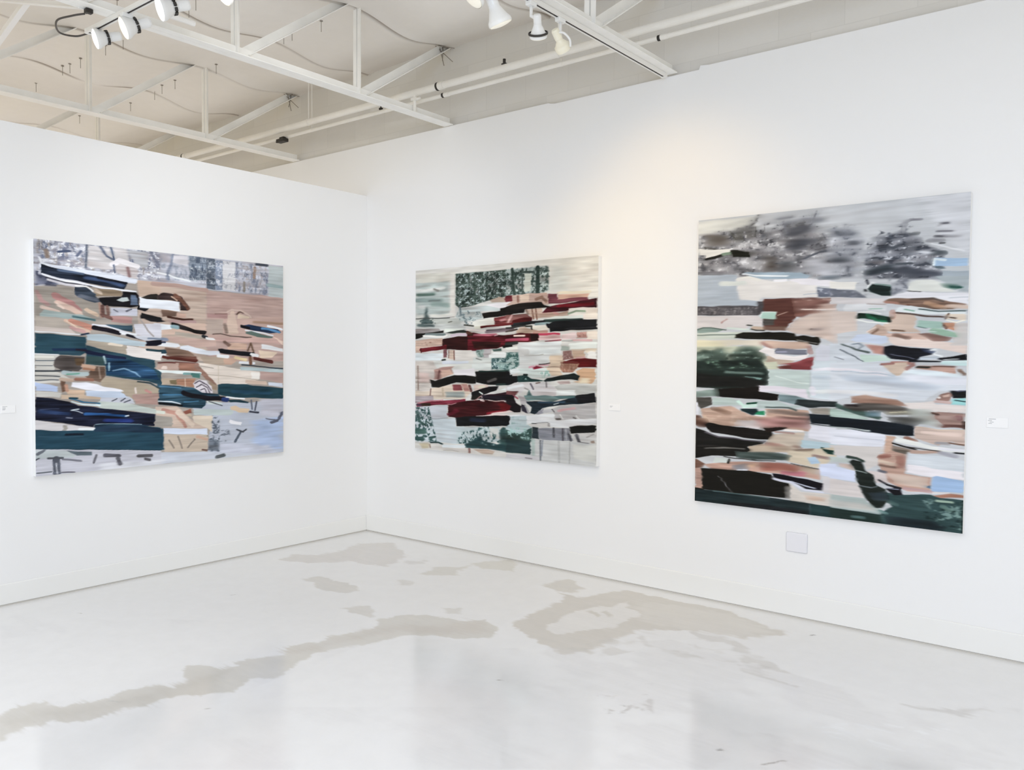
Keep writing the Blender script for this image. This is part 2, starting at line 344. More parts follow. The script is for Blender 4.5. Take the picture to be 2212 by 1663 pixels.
RED_STROKES = """P d6d6d3 4 .06|-103,-226 1923,-65 1945,1594 -94,1789
P dcdad5 2 .03|-13,-14 1085,-2 1085,67 -13,55
P dddcd3 11 .04|4,33 455,37 456,125 4,105
P b9c4c2 23 .12|4,109 396,109 403,388 5,400
S 647c74 23 15 .1|26,213 117,211 212,208
S dcdedb 23 11 .05|10,178 211,172 335,163
S 8b8a85 14 7 .05|222,169 274,183
S 8f9f9d 34 23 .1|10,255 295,269
S 6f7a78 9 4 .1|160,269 290,266
S 93a5a1 34 19 .1|212,294 387,308
S cfd2d0 30 11 .05|54,317 96,315
P e0ddd7 7 .03|410,40 468,39 465,406 408,404
P c6cac5 6 .08|6,415 528,420 528,493 6,484
S dcdcd6 23 11 .05|22,393 428,388
P 4f5f5f 10 .2|128,312 144,343 144,373 166,419 224,488 49,485 102,417 113,372
M 3a4a4a 19 .6 .5 .7|65,409 213,413 255,489 22,484
S 4a4e4c 8 2 .1|6,412 398,414
S 8a8a84 5 2 .1|398,411 458,407
S 7d7f76 9 3 .1|388,451 428,446
P 46564f 3 .2|468,56 1085,54 1087,251 814,289 600,329 507,338 467,311
M b7c5c6 15 .8 .54 .9|468,56 1085,54 1087,251 814,289 600,329 507,338 467,311
M 1f2a26 21 .8 .55 .8|468,56 1085,54 1087,251 814,289 600,329 507,338 467,311
M 8b8f8d 18 1.5 .62 .7|468,56 1085,54 1087,251 814,289 600,329 507,338 467,311
R 18221f 39 1.6 .035 .6|468,56 1085,54 1087,251 814,289 600,329 507,338 467,311
R c6d2d2 36 1.4 .022 .6|468,56 1085,54 1087,251 814,289 600,329 507,338 467,311
P c0cbcb 5 .1|507,338 673,334 749,376 759,426 601,451 528,450 470,404
M 65757a 18 .8 .55 .8|507,338 673,334 749,376 759,426 601,487 528,450 470,404
S 66747a 17 7 .1|517,329 527,398
P c9d3d4 3 .1|586,333 815,328 953,340 935,371 649,371 586,355
P e6e4e8 2 .04|805,325 907,310 1065,307 1066,336 944,352
P c0a896 7 .1|833,286 930,258 993,275 994,303 852,306
P 6b3034 3 .2|989,264 1065,253 1065,305 994,301
P 110d09 1 .2|754,391 944,371 944,351 1066,336 1066,406 908,421 769,430
P 7a2f30 3 .5|881,429 1066,409 1067,482 890,480
S b8787a 17 9 .2|954,452 1044,430
P e3e3dc 2 .05|654,452 876,425 883,473 684,496 664,496
P e2e0da 3 .04|1411,44 1874,0 1878,303 1413,251
P cdcfcb 50 .06|1420,47 1583,58 1585,242 1422,238
P dcdad5 3 .03|1000,-7 1398,-4 1874,-6 1874,10 1399,43 1001,52
P b3c0bf 3 .15|1001,54 1156,52 1386,49 1411,58 1417,235 1342,253 1003,254
M 3d4d49 15 1 .5 .9|1001,54 1156,52 1386,49 1411,58 1417,235 1342,253 1003,254
R 26332f 37 1.6 .035 .7|1001,54 1156,52 1386,49 1411,58 1417,235 1342,253 1003,254
P cdd3ca 5 .06|1180,94 1256,98 1240,233 1182,237
S 35443f 26 5 .2|1063,56 1073,163 1087,251
S 4a5853 14 3 .2|1162,56 1164,251
S 2f3f3b 36 5 .2|1311,56 1313,245
S 3f4d49 17 7 .2|1178,83 1273,89
S 4d5a57 17 7 .1|1391,57 1412,89
S 4d5a57 11 4 .1|1399,117 1420,128
P cfb0a2 3 .12|1056,255 1257,249 1393,255 1414,281 1414,338 1003,331 1057,305
P e0cdbd 4 .06|1145,255 1232,252 1232,310 1145,310
S 9a6b5c 19 4 .15|1121,264 1123,306
S a07a68 26 5 .15|1296,298 1351,282 1393,311
P 6b2c33 3 .2|1003,257 1061,253 1066,300 1003,305
P 73404a 3 .25|1409,261 1496,261 1500,301 1763,295 1771,316 1525,336 1414,333
P d9ad97 6 .1|1504,269 1782,271 1763,296 1500,302
S e3dac6 18 9 .04|1504,257 1782,259
P 43101a 2 .35|1361,392 1402,356 1546,341 1724,321 1844,305 1845,376 1646,380 1566,394 1361,402
S 6b1420 21 9 .3|1505,356 1821,348
S 2a0d12 15 6 .2|1834,314 1837,372
P 16110f 1 .3|1003,342 1123,321 1347,316 1373,337 1444,357 1343,361 1189,370 1185,397 1004,406
P ebe3de 3 .04|1598,373 1725,369 1852,379 1853,459 1726,456 1599,427
P d3b6a4 3 .1|1198,370 1352,360 1357,402 1526,402 1595,387 1599,425 1486,436 1319,441 1259,443
S c88f88 17 7 .1|1465,407 1502,414
S 6b4438 9 3 .2|1259,370 1276,446
S 6b4438 9 3 .2|1295,365 1308,450
S 8f7d72 21 5 .2|1203,375 1220,407
P 8f5a55 4 .25|1004,409 1076,406 1203,403 1259,435 1058,479 1005,488
S d9a8a4 19 5 .1|1027,464 1062,414
P 4a1414 2 .3|1072,453 1190,430 1259,431 1259,459 1147,470 1058,473
P e8e8e2 3 .04|1598,384 1646,376 1748,383 1749,418 1599,422
S 8fa08c 14 5 .2|1597,412 1666,394 1741,399
P ece4da 4 .03|1752,386 1852,380 1853,456 1741,453
P dfe6e2 3 .05|1395,446 1486,431 1725,424 1726,450 1424,454
S 2f3f3c 20 4 .2|1378,464 1567,458 1718,459
P 15161a 1 .15|1424,481 1470,465 1726,458 1847,459 1848,520 1395,512
S 1f2224 27 5 .3|1067,489 1255,471 1370,473
S 8fa5a8 18 5 .2|1294,487 1420,480
P c9cdcb 4 .08|-5,458 577,469 577,520 327,505 -5,523
S 5b6a6a 23 11 .2|38,468 213,477
P 8b8685 6 .3|-5,500 276,501 302,525 -5,552
P 14130f 2 .3|214,529 332,517 333,536 119,540 87,574 -4,590 1,544
S 7e8b8b 21 4 .2|124,548 348,551
P dfe5de 2 .05|348,502 553,509 553,522 343,533
P 2f3733 2 .3|348,538 479,523 558,517 597,525 597,539 429,545
S eeeeea 17 2 .03|98,564 328,572 368,560
S cdbfcb 19 3 .05|419,559 592,554
P dbb9a5 4 .1|1,598 317,580 323,641 66,663 66,707 2,707
M a87a66 11 .7 .62 .7|66,604 307,591 308,636 77,657
P dcdcd0 2 .05|674,493 886,476 886,488 746,513 674,513
S 3f3f38 11 3 .2|562,480 664,489
S 7d7076 30 7 .4|807,533 1067,521
S e8dcd8 11 2 .05|597,518 798,528
S 5a1a1c 16 3 .3|746,500 886,490 1067,479
P 5a1620 2 .45|597,544 665,540 817,560 1068,563 1068,632 910,668 676,690 598,686
P 2d0f0b 7 .3|646,610 956,619 933,663 675,674
S b46a78 16 6 .3|665,560 909,558
S d8aab0 10 4 .1|891,568 923,562
S 54332a 29 5 .2|602,537 641,554
P 2c0c0b 2 .2|323,589 429,574 602,569 603,685 460,681 318,674
S 6d1c24 35 3 .4|72,684 277,663 354,656
S 3a0a10 11 2 .1|66,671 72,703
P dee6ea 2 .05|-4,712 323,707 329,746 298,768 -3,770
P dcd8d3 3 .05|460,684 647,684 666,710 714,769 450,765
P 8f5a60 2 .1|328,677 369,674 372,742 336,746
P dcc3b0 2 .08|394,681 455,681 448,760 400,756
S 6b4038 10 2 .1|452,689 456,760
S 6b4038 7 3 .1|392,684 392,747
S 2d3333 12 3 .1|319,767 354,763
P d6d8d4 4 .06|147,775 652,771 653,833 147,824
S d3d9e2 24 8 .05|329,786 604,779
P 9fb0ab 4 .15|690,682 780,674 771,731 714,740
M 5f7570 16 1.2 .5 .8|690,682 794,674 781,739 714,744
P b5b0b2 5 .1|780,674 864,674 828,745 771,746
P d3d8d5 4 .06|666,738 865,745 856,794 652,796
S 7a7f78 8 3 .1|695,747 752,760
P 8fa9a6 4 .15|856,746 1069,738 1070,836 861,835
M 3a565a 21 .8 .48 .9|856,746 1069,738 1070,836 861,835
M d0dedf 14 .8 .62 .8|856,746 1069,738 1070,836 861,835
P e6eaea 2 .04|827,718 888,696 979,695 1015,709 993,738 832,750
P 4f6560 4 .2|864,674 956,667 961,688 883,691
P 121310 2 .2|965,653 1068,622 1069,653 979,668
P d9dfdd 3 .05|652,798 856,793 856,839 653,845
P d2cbc5 6 .08|-3,780 215,776 257,838 216,935 174,936 190,1032 -2,1038
S 8f7a70 14 5 .1|32,822 37,1025
P d8c4be 23 .05|46,872 174,877 174,953 46,964
P b98f84 9 .15|226,848 329,824 456,815 426,838 446,874 299,925 226,931
P dcb39f 6 .08|309,854 406,842 441,882 309,920
S 7d4f4c 20 6 .15|286,858 273,921
P e3e0e4 2 .04|446,845 677,831 689,892 461,889
P dccfc0 4 .06|190,1004 432,967 605,952 654,1014 572,1082 -2,1103 -2,1034 175,1032
P 141310 1 .15|179,930 237,941 456,891 580,889 692,898 692,952 605,955 482,950 279,996 201,995
P 101010 1 .2|691,858 1070,834 1071,954 829,961 692,942
S 5d5a58 22 7 .2|822,931 903,915
S 243533 15 4 .2|913,957 1071,950
S 2f4540 11 4 .2|725,854 1070,838
P 9d4a50 6 .15|437,967 532,967 552,1012 447,1015
P d2988d 4 .1|531,961 600,962 630,1017 571,1018
S 75403d 27 7 .2|625,973 644,1011
P a9b3b1 10 .1|361,1032 571,1018 572,1070 362,1077
S cbb79d 20 6 .08|325,1003 331,1061
S 7d625c 11 4 .1|188,1009 175,1097
P dcc9c0 4 .08|668,965 820,957 834,985 678,1015
S d9d8c4 14 5 .05|726,983 783,974
P 0f0d10 1 .2|652,1020 834,974 936,967 913,1000 755,1049 755,1076 647,1080
P 2e1822 2 .4|774,1048 1072,1000 1073,1068 755,1079
P e3ecec 2 .04|941,999 1072,963 1072,998
S d6e2dc 10 3 .05|733,1020 764,1036
S cfa5a8 9 3 .1|726,1064 769,1044
P 15161a 1 .15|1395,482 1848,492 1848,534 1548,539 1433,548 1429,521 1400,517
S 48484c 3 1 .1|1568,526 1842,517
P e6e3d8 2 .04|1268,498 1395,497 1423,527 1260,536
P dcbfa8 3 .15|1108,536 1147,509 1191,503 1260,518 1320,536 1278,550 1191,555 1112,554
S 2b2a22 12 3 .2|1199,497 1256,497 1260,521
S 6a5a50 14 5 .2|1041,531 1112,522
S 33302e 12 4 .3|1005,511 1103,504 1191,494
S 4a403c 10 3 .3|1005,539 1068,528 1117,522
S c99a8a 18 5 .1|1277,545 1404,544
P 4a0f14 2 .4|1005,573 1148,550 1226,555 1324,556 1325,610 1222,620 1006,623
S a04a5e 19 6 .4|1006,601 1222,599
S f0dcd2 12 3 .05|1088,574 1192,574
P 1f0e0c 3 .2|1243,559 1320,560 1321,610 1255,613
S a33a50 15 3 .2|1329,562 1516,561
P dfc3c4 3 .1|1329,573 1528,569 1532,605 1388,611 1329,610
P e0cfd0 3 .1|1540,566 1648,551 1670,554 1671,601 1541,605
S 8f4552 9 2 .15|1384,619 1530,610
P e7ddd2 3 .04|1766,546 1854,544 1855,606 1767,605
P cf9c90 3 .15|1676,551 1762,549 1763,591 1676,590
M 8a4f4a 10 3 .55 .7|1676,551 1762,549 1763,591 1676,590
S b39a96 9 3 .1|1677,593 1763,594
S e4b6b8 15 4 .06|1641,610 1805,614
S a9aaa8 9 3 .06|1545,617 1641,612
P dfe5e6 2 .05|1118,637 1148,626 1533,622 1538,703 1423,716 1236,720 1227,675 1122,661
P e7edea 2 .03|1605,632 1848,624 1849,667 1610,676
P aab6b0 2 .05|1535,652 1606,655 1606,685 1535,685
P cfd2d2 5 .05|1122,669 1227,676 1236,720 1431,718 1427,772 1323,824 1237,828 1124,830
S a8a8a4 5 2 .05|1193,724 1322,720 1373,715
P cfdad8 3 .06|1124,826 1365,823 1432,839 1449,872 1387,895 1264,895 1194,867 1124,871
S 2b2f2c 21 3 .2|1006,634 1118,627
P e9ebe6 2 .04|1006,662 1118,650 1118,676 1006,676
P a5b8b6 5 .1|1007,699 1127,702 1141,793 1106,827 1008,828
M 3f5f5c 19 .6 .5 .9|1007,699 1127,702 1141,793 1106,827 1008,828
P dfc8ae 4 .08|1431,723 1546,718 1571,755 1531,836 1552,872 1449,874 1407,822 1432,773
P 8a6a66 3 .15|1550,689 1626,686 1643,742 1554,756
M d9c6c0 8 4 .55 .7|1529,689 1642,686 1651,755 1530,756
P d3b39a 3 .1|1630,683 1748,680 1745,728 1643,742
P e6dccb 3 .05|1744,681 1846,676 1847,701 1768,707
P f2f2ef 2 .03|1772,701 1806,692 1846,695 1847,744 1768,741
S d8c9b8 11 3 .05|1630,681 1844,676
S d2a5a0 13 4 .1|1670,737 1745,733
P 5a0f12 1 .2|1579,762 1651,744 1745,740 1848,750 1849,805 1651,808 1551,789
P 9a6a55 4 .2|1530,769 1643,762 1698,779 1675,820 1644,847 1556,849 1531,822
M d0b09c 8 4 .55 .6|1530,769 1690,761 1683,820 1644,847 1531,849
S 7a2a28 20 8 .2|1567,771 1675,773
S d4a5b3 18 5 .06|1242,812 1280,809
P 7d1f35 2 .2|1272,815 1302,804 1386,810 1323,824 1285,833
S c98f9a 7 2 .1|1297,801 1424,793
S 2f1518 7 2 .1|1331,791 1398,784 1432,779
S 8a6a5c 5 2 .1|1390,810 1531,808
M 8fb0a8 14 1.5 .55 .8|1323,851 1432,829 1449,872 1366,898
P dcae86 5 .06|1674,840 1730,813 1840,817 1841,883 1824,919 1809,929 1653,916 1700,904
P e8dcc4 13 .04|1715,880 1790,895 1790,926 1692,925
P 284544 3 .3|1124,880 1208,875 1264,901 1387,911 1324,924 1129,932 1098,918
M 9fbcb8 14 .8 .55 .9|1133,878 1255,872 1264,913 1142,909
S 16201f 14 3 .1|1186,872 1216,871
P 1b2727 2 .3|1379,911 1408,891 1572,867 1652,853 1700,869 1696,904 1613,901 1491,909 1387,922
P 0f1013 2 .15|1008,845 1044,849 1049,881 1120,880 1120,929 1085,947 1009,956
P dbe2e4 2 .04|1044,833 1128,827 1151,854 1049,874
P d4d2d4 3 .07|1098,935 1396,922 1471,957 1492,984 1665,978 1666,1016 1265,1031 1256,997 1191,993 1152,1021 1009,1000 1009,970
S e6eaee 21 7 .04|1032,982 1173,953
S 6b6670 15 4 .1|1252,943 1278,981
S 8f8a8c 16 5 .1|1400,928 1404,959
S 7d6a66 10 3 .1|1307,936 1341,929
S 9a9896 10 4 .1|1191,977 1230,990
P b5a5a3 4 .1|1499,920 1613,911 1625,930 1532,941
P bcbebc 3 .05|1475,957 1532,941 1850,940 1850,992 1674,1011 1669,978 1500,983
P dfe4e4 3 .04|1492,985 1665,980 1666,1013 1492,1022
P 4d6a6c 7 .2|1188,1060 1213,1030 1239,991 1265,1031 1678,1020 1670,1042
P 16171c 2 .2|1833,991 1843,1036 1666,1043 1678,1016
P 8a4f52 3 .3|1009,1001 1126,1000 1130,1015 1099,1037 1010,1026
S 1c1a24 26 4 .2|1010,1047 1091,1040
S a85d6c 17 5 .15|1086,1036 1126,1059
P b9b0b5 5 .15|-2,1077 217,1069 217,1111 -2,1139
P 7d2f40 5 .35|31,1135 280,1109 433,1094 582,1084 582,1117 473,1125 408,1139 254,1145 69,1164 20,1170
S c98f98 10 3 .1|31,1138 175,1116 331,1100
S 3a2a20 23 6 .2|80,1149 175,1144
S 4d3548 19 6 .2|23,1150 69,1152
P 1d1620 2 .25|755,1047 1094,1036 1095,1085 992,1082 821,1082 783,1083
P 15120f 2 .2|649,1051 755,1047 679,1086 650,1087
P 3a0c10 1 .3|387,1142 433,1133 483,1120 601,1097 750,1084 987,1086 1028,1105 1095,1109 1096,1147 775,1207 484,1239 393,1240
S 5c1424 26 15 .2|403,1219 483,1182
S 7d1c28 19 9 .3|822,1189 1006,1157
P 5e1214 11 .2|937,1103 1073,1098 1073,1145 951,1149
S eddcd8 12 2 .03|704,1218 869,1205 1020,1194
S e4d0cc 13 4 .05|869,1191 1073,1161
S dcc8c6 11 3 .05|743,1087 788,1093
S cbb5b0 6 2 .05|831,1087 992,1082
S dba9ac 4 1 .05|382,1132 423,1135 483,1120
S b07a78 7 2 .1|679,1091 755,1055
P c8cdd4 2 .04|4,1171 377,1139 378,1245 176,1266 5,1277
P c6d0d6 3 .05|5,1281 469,1244 479,1314 632,1307 691,1374 485,1454 261,1456 6,1466
M 2f4d4c 16 1.2 .5 .9|-1,1173 165,1166 197,1260 240,1371 261,1456 0,1467
S 3d5654 42 15 .2|26,1207 53,1290
S 3a5450 17 5 .2|48,1292 129,1322
S 3a5450 11 5 .2|139,1291 208,1316
S 3d5a55 42 12 .2|21,1378 102,1376
S 2f4a48 31 8 .2|14,1441 92,1443
S 334d4b 17 5 .2|182,1422 240,1413
S 2c4445 13 4 .2|188,1463 282,1459 328,1471
S 8f969a 5 2 .05|176,1267 383,1247
P c3d0d4 3 .05|484,1315 948,1287 967,1399 575,1464 480,1454
P d3d5d2 7 .04|842,1304 934,1298 940,1386 852,1371
M 2f4f50 16 1.3 .5 .9|510,1365 681,1329 709,1302 832,1295 944,1384 945,1455 580,1480 495,1444
P 2d4a4e 9 .2|648,1422 705,1402 757,1361 777,1405 917,1431 1076,1390 1077,1488 848,1471 585,1480 575,1457
P 35504f 10 .2|944,1324 984,1290 1075,1309 1076,1463 954,1419
M a9c0c2 14 .8 .62 .7|758,1397 944,1399 945,1445 758,1458
P 0f1114 1 .15|474,1239 680,1217 1020,1197 1074,1205 1075,1279 489,1308
S 1d2536 33 16 .2|656,1252 775,1246
P dcdad6 4 .05|0,1476 323,1473 570,1448 585,1484 824,1473 908,1492 1077,1493 1077,1540 1,1548
S dfe6ea 25 4 .03|334,1486 565,1469
P d6c9a8 9 .05|44,1481 167,1469 167,1511 87,1523
S a58a78 14 5 .1|177,1483 183,1504
S 8f5f58 23 7 .15|629,1489 629,1515
P d2b9a6 6 .1|672,1484 824,1477 899,1489 872,1516 759,1521
S a8a29e 4 1 .05|334,1520 436,1512 516,1517
P 7d9a9a 4 .2|1187,1033 1451,1024 1533,1046 1451,1069 1326,1064 1205,1072
P b9b5b8 3 .15|1130,1035 1196,1043 1231,1091 1162,1103
P 1e2a33 3 .4|1210,1075 1326,1071 1452,1073 1574,1050 1694,1029 1843,1017 1846,1063 1575,1091 1485,1099 1410,1110 1368,1122 1293,1173 1250,1165 1266,1120 1218,1094
S 31485a 13 6 .3|1326,1079 1574,1066
P 131318 3 .2|1670,1024 1843,1018 1846,1063 1694,1070
S c4ccd0 7 2 .05|1476,1087 1517,1076
P 1b1418 3 .3|1010,1039 1086,1043 1109,1093 1166,1118 1154,1164 1092,1170 1047,1155 1011,1149
P 641016 5 .2|1010,1103 1060,1119 1047,1155 1011,1160
P 3b3846 3 .25|1162,1101 1197,1107 1232,1171 1167,1153
S a9a9ac 15 5 .1|1197,1107 1241,1165
P 8f8f99 4 .15|1297,1170 1377,1123 1381,1157 1327,1172
S b9b9bc 25 7 .06|1386,1145 1452,1139
P b7b6b7 3 .06|1456,1123 1534,1098 1844,1069 1849,1177 1735,1186 1490,1209
S c7a6a8 18 8 .06|1514,1136 1655,1108
S 5f5a58 15 6 .1|1500,1200 1535,1195
S 6d6866 12 5 .1|1654,1182 1672,1188
S d6d6d4 9 3 .03|1531,1162 1559,1194
S cfcfcd 11 4 .03|1673,1165 1703,1190
S 4a4548 7 3 .1|1457,1126 1477,1148
P dcdfe2 1 .04|1047,1197 1154,1178 1232,1184 1477,1158 1486,1209 1849,1179 1853,1215 1629,1244 1613,1255 1441,1261 1432,1232 1242,1246 1233,1257 1048,1267
P b9c7cb 5 .08|1052,1204 1215,1189 1216,1258 1057,1266
M 7f9c9c 14 1 .58 .7|1052,1204 1154,1192 1155,1261 1057,1266
S d6d4d2 18 3 .04|1276,1258 1429,1248
S 3a3c40 7 2 .1|1268,1245 1310,1244
S 8a8a8a 7 3 .1|1310,1241 1420,1232
P a3a0a0 3 .05|1420,1233 1437,1232 1439,1261 1414,1262
P b5c6ca 3 .05|1012,1285 1048,1265 1233,1255 1268,1274 1269,1363 1013,1380
P 38534f 5 .2|1012,1309 1155,1336 1216,1297 1268,1275 1269,1361 1264,1485 1014,1487
M 9dbcba 14 1 .52 .9|1012,1288 1259,1276 1243,1375 1013,1360
P 283d40 5 .12|1013,1385 1260,1381 1259,1486 1014,1486
P 2f3a40 3 .2|1272,1268 1328,1272 1338,1363 1269,1358
P 8b8e97 3 .1|1324,1278 1617,1257 1621,1298 1658,1355 1396,1366 1341,1360
S 4a4a50 17 7 .1|1472,1270 1475,1336
S 55535a 15 4 .1|1556,1268 1559,1357
S 55555c 21 6 .15|1613,1307 1630,1354
S a9abb0 13 5 .06|1585,1268 1590,1348
P 0f100c 1 .15|1620,1247 1813,1226 1848,1231 1847,1280 1625,1301
P cfcfce 3 .06|1645,1303 1847,1284 1846,1358 1658,1358
S 5a5a60 30 8 .2|1681,1311 1705,1357
S 5e5e62 11 3 .1|1705,1361 1788,1361
S a8a4a2 8 3 .06|1768,1317 1837,1293
P 9a8a80 5 .1|1807,1342 1841,1336 1841,1359 1807,1358
P c6c8c8 3 .04|1260,1365 1396,1366 1658,1358 1850,1361 1852,1544 1620,1539 1330,1530 1257,1487
S a9b9b5 31 9 .06|1282,1370 1283,1484
S 6f737a 14 5 .1|1350,1371 1352,1521
S 8a909a 12 5 .1|1371,1370 1364,1482
S b0b1b1 18 7 .06|1521,1368 1527,1527
S a0a0a0 7 3 .06|1622,1367 1620,1532
P d5d6d2 10 .04|1642,1379 1848,1365 1850,1499 1659,1482
P cdccd0 3 .04|1014,1496 1261,1491 1339,1500 1339,1527 1014,1535
S 8f8a90 9 4 .08|1201,1517 1270,1518"""
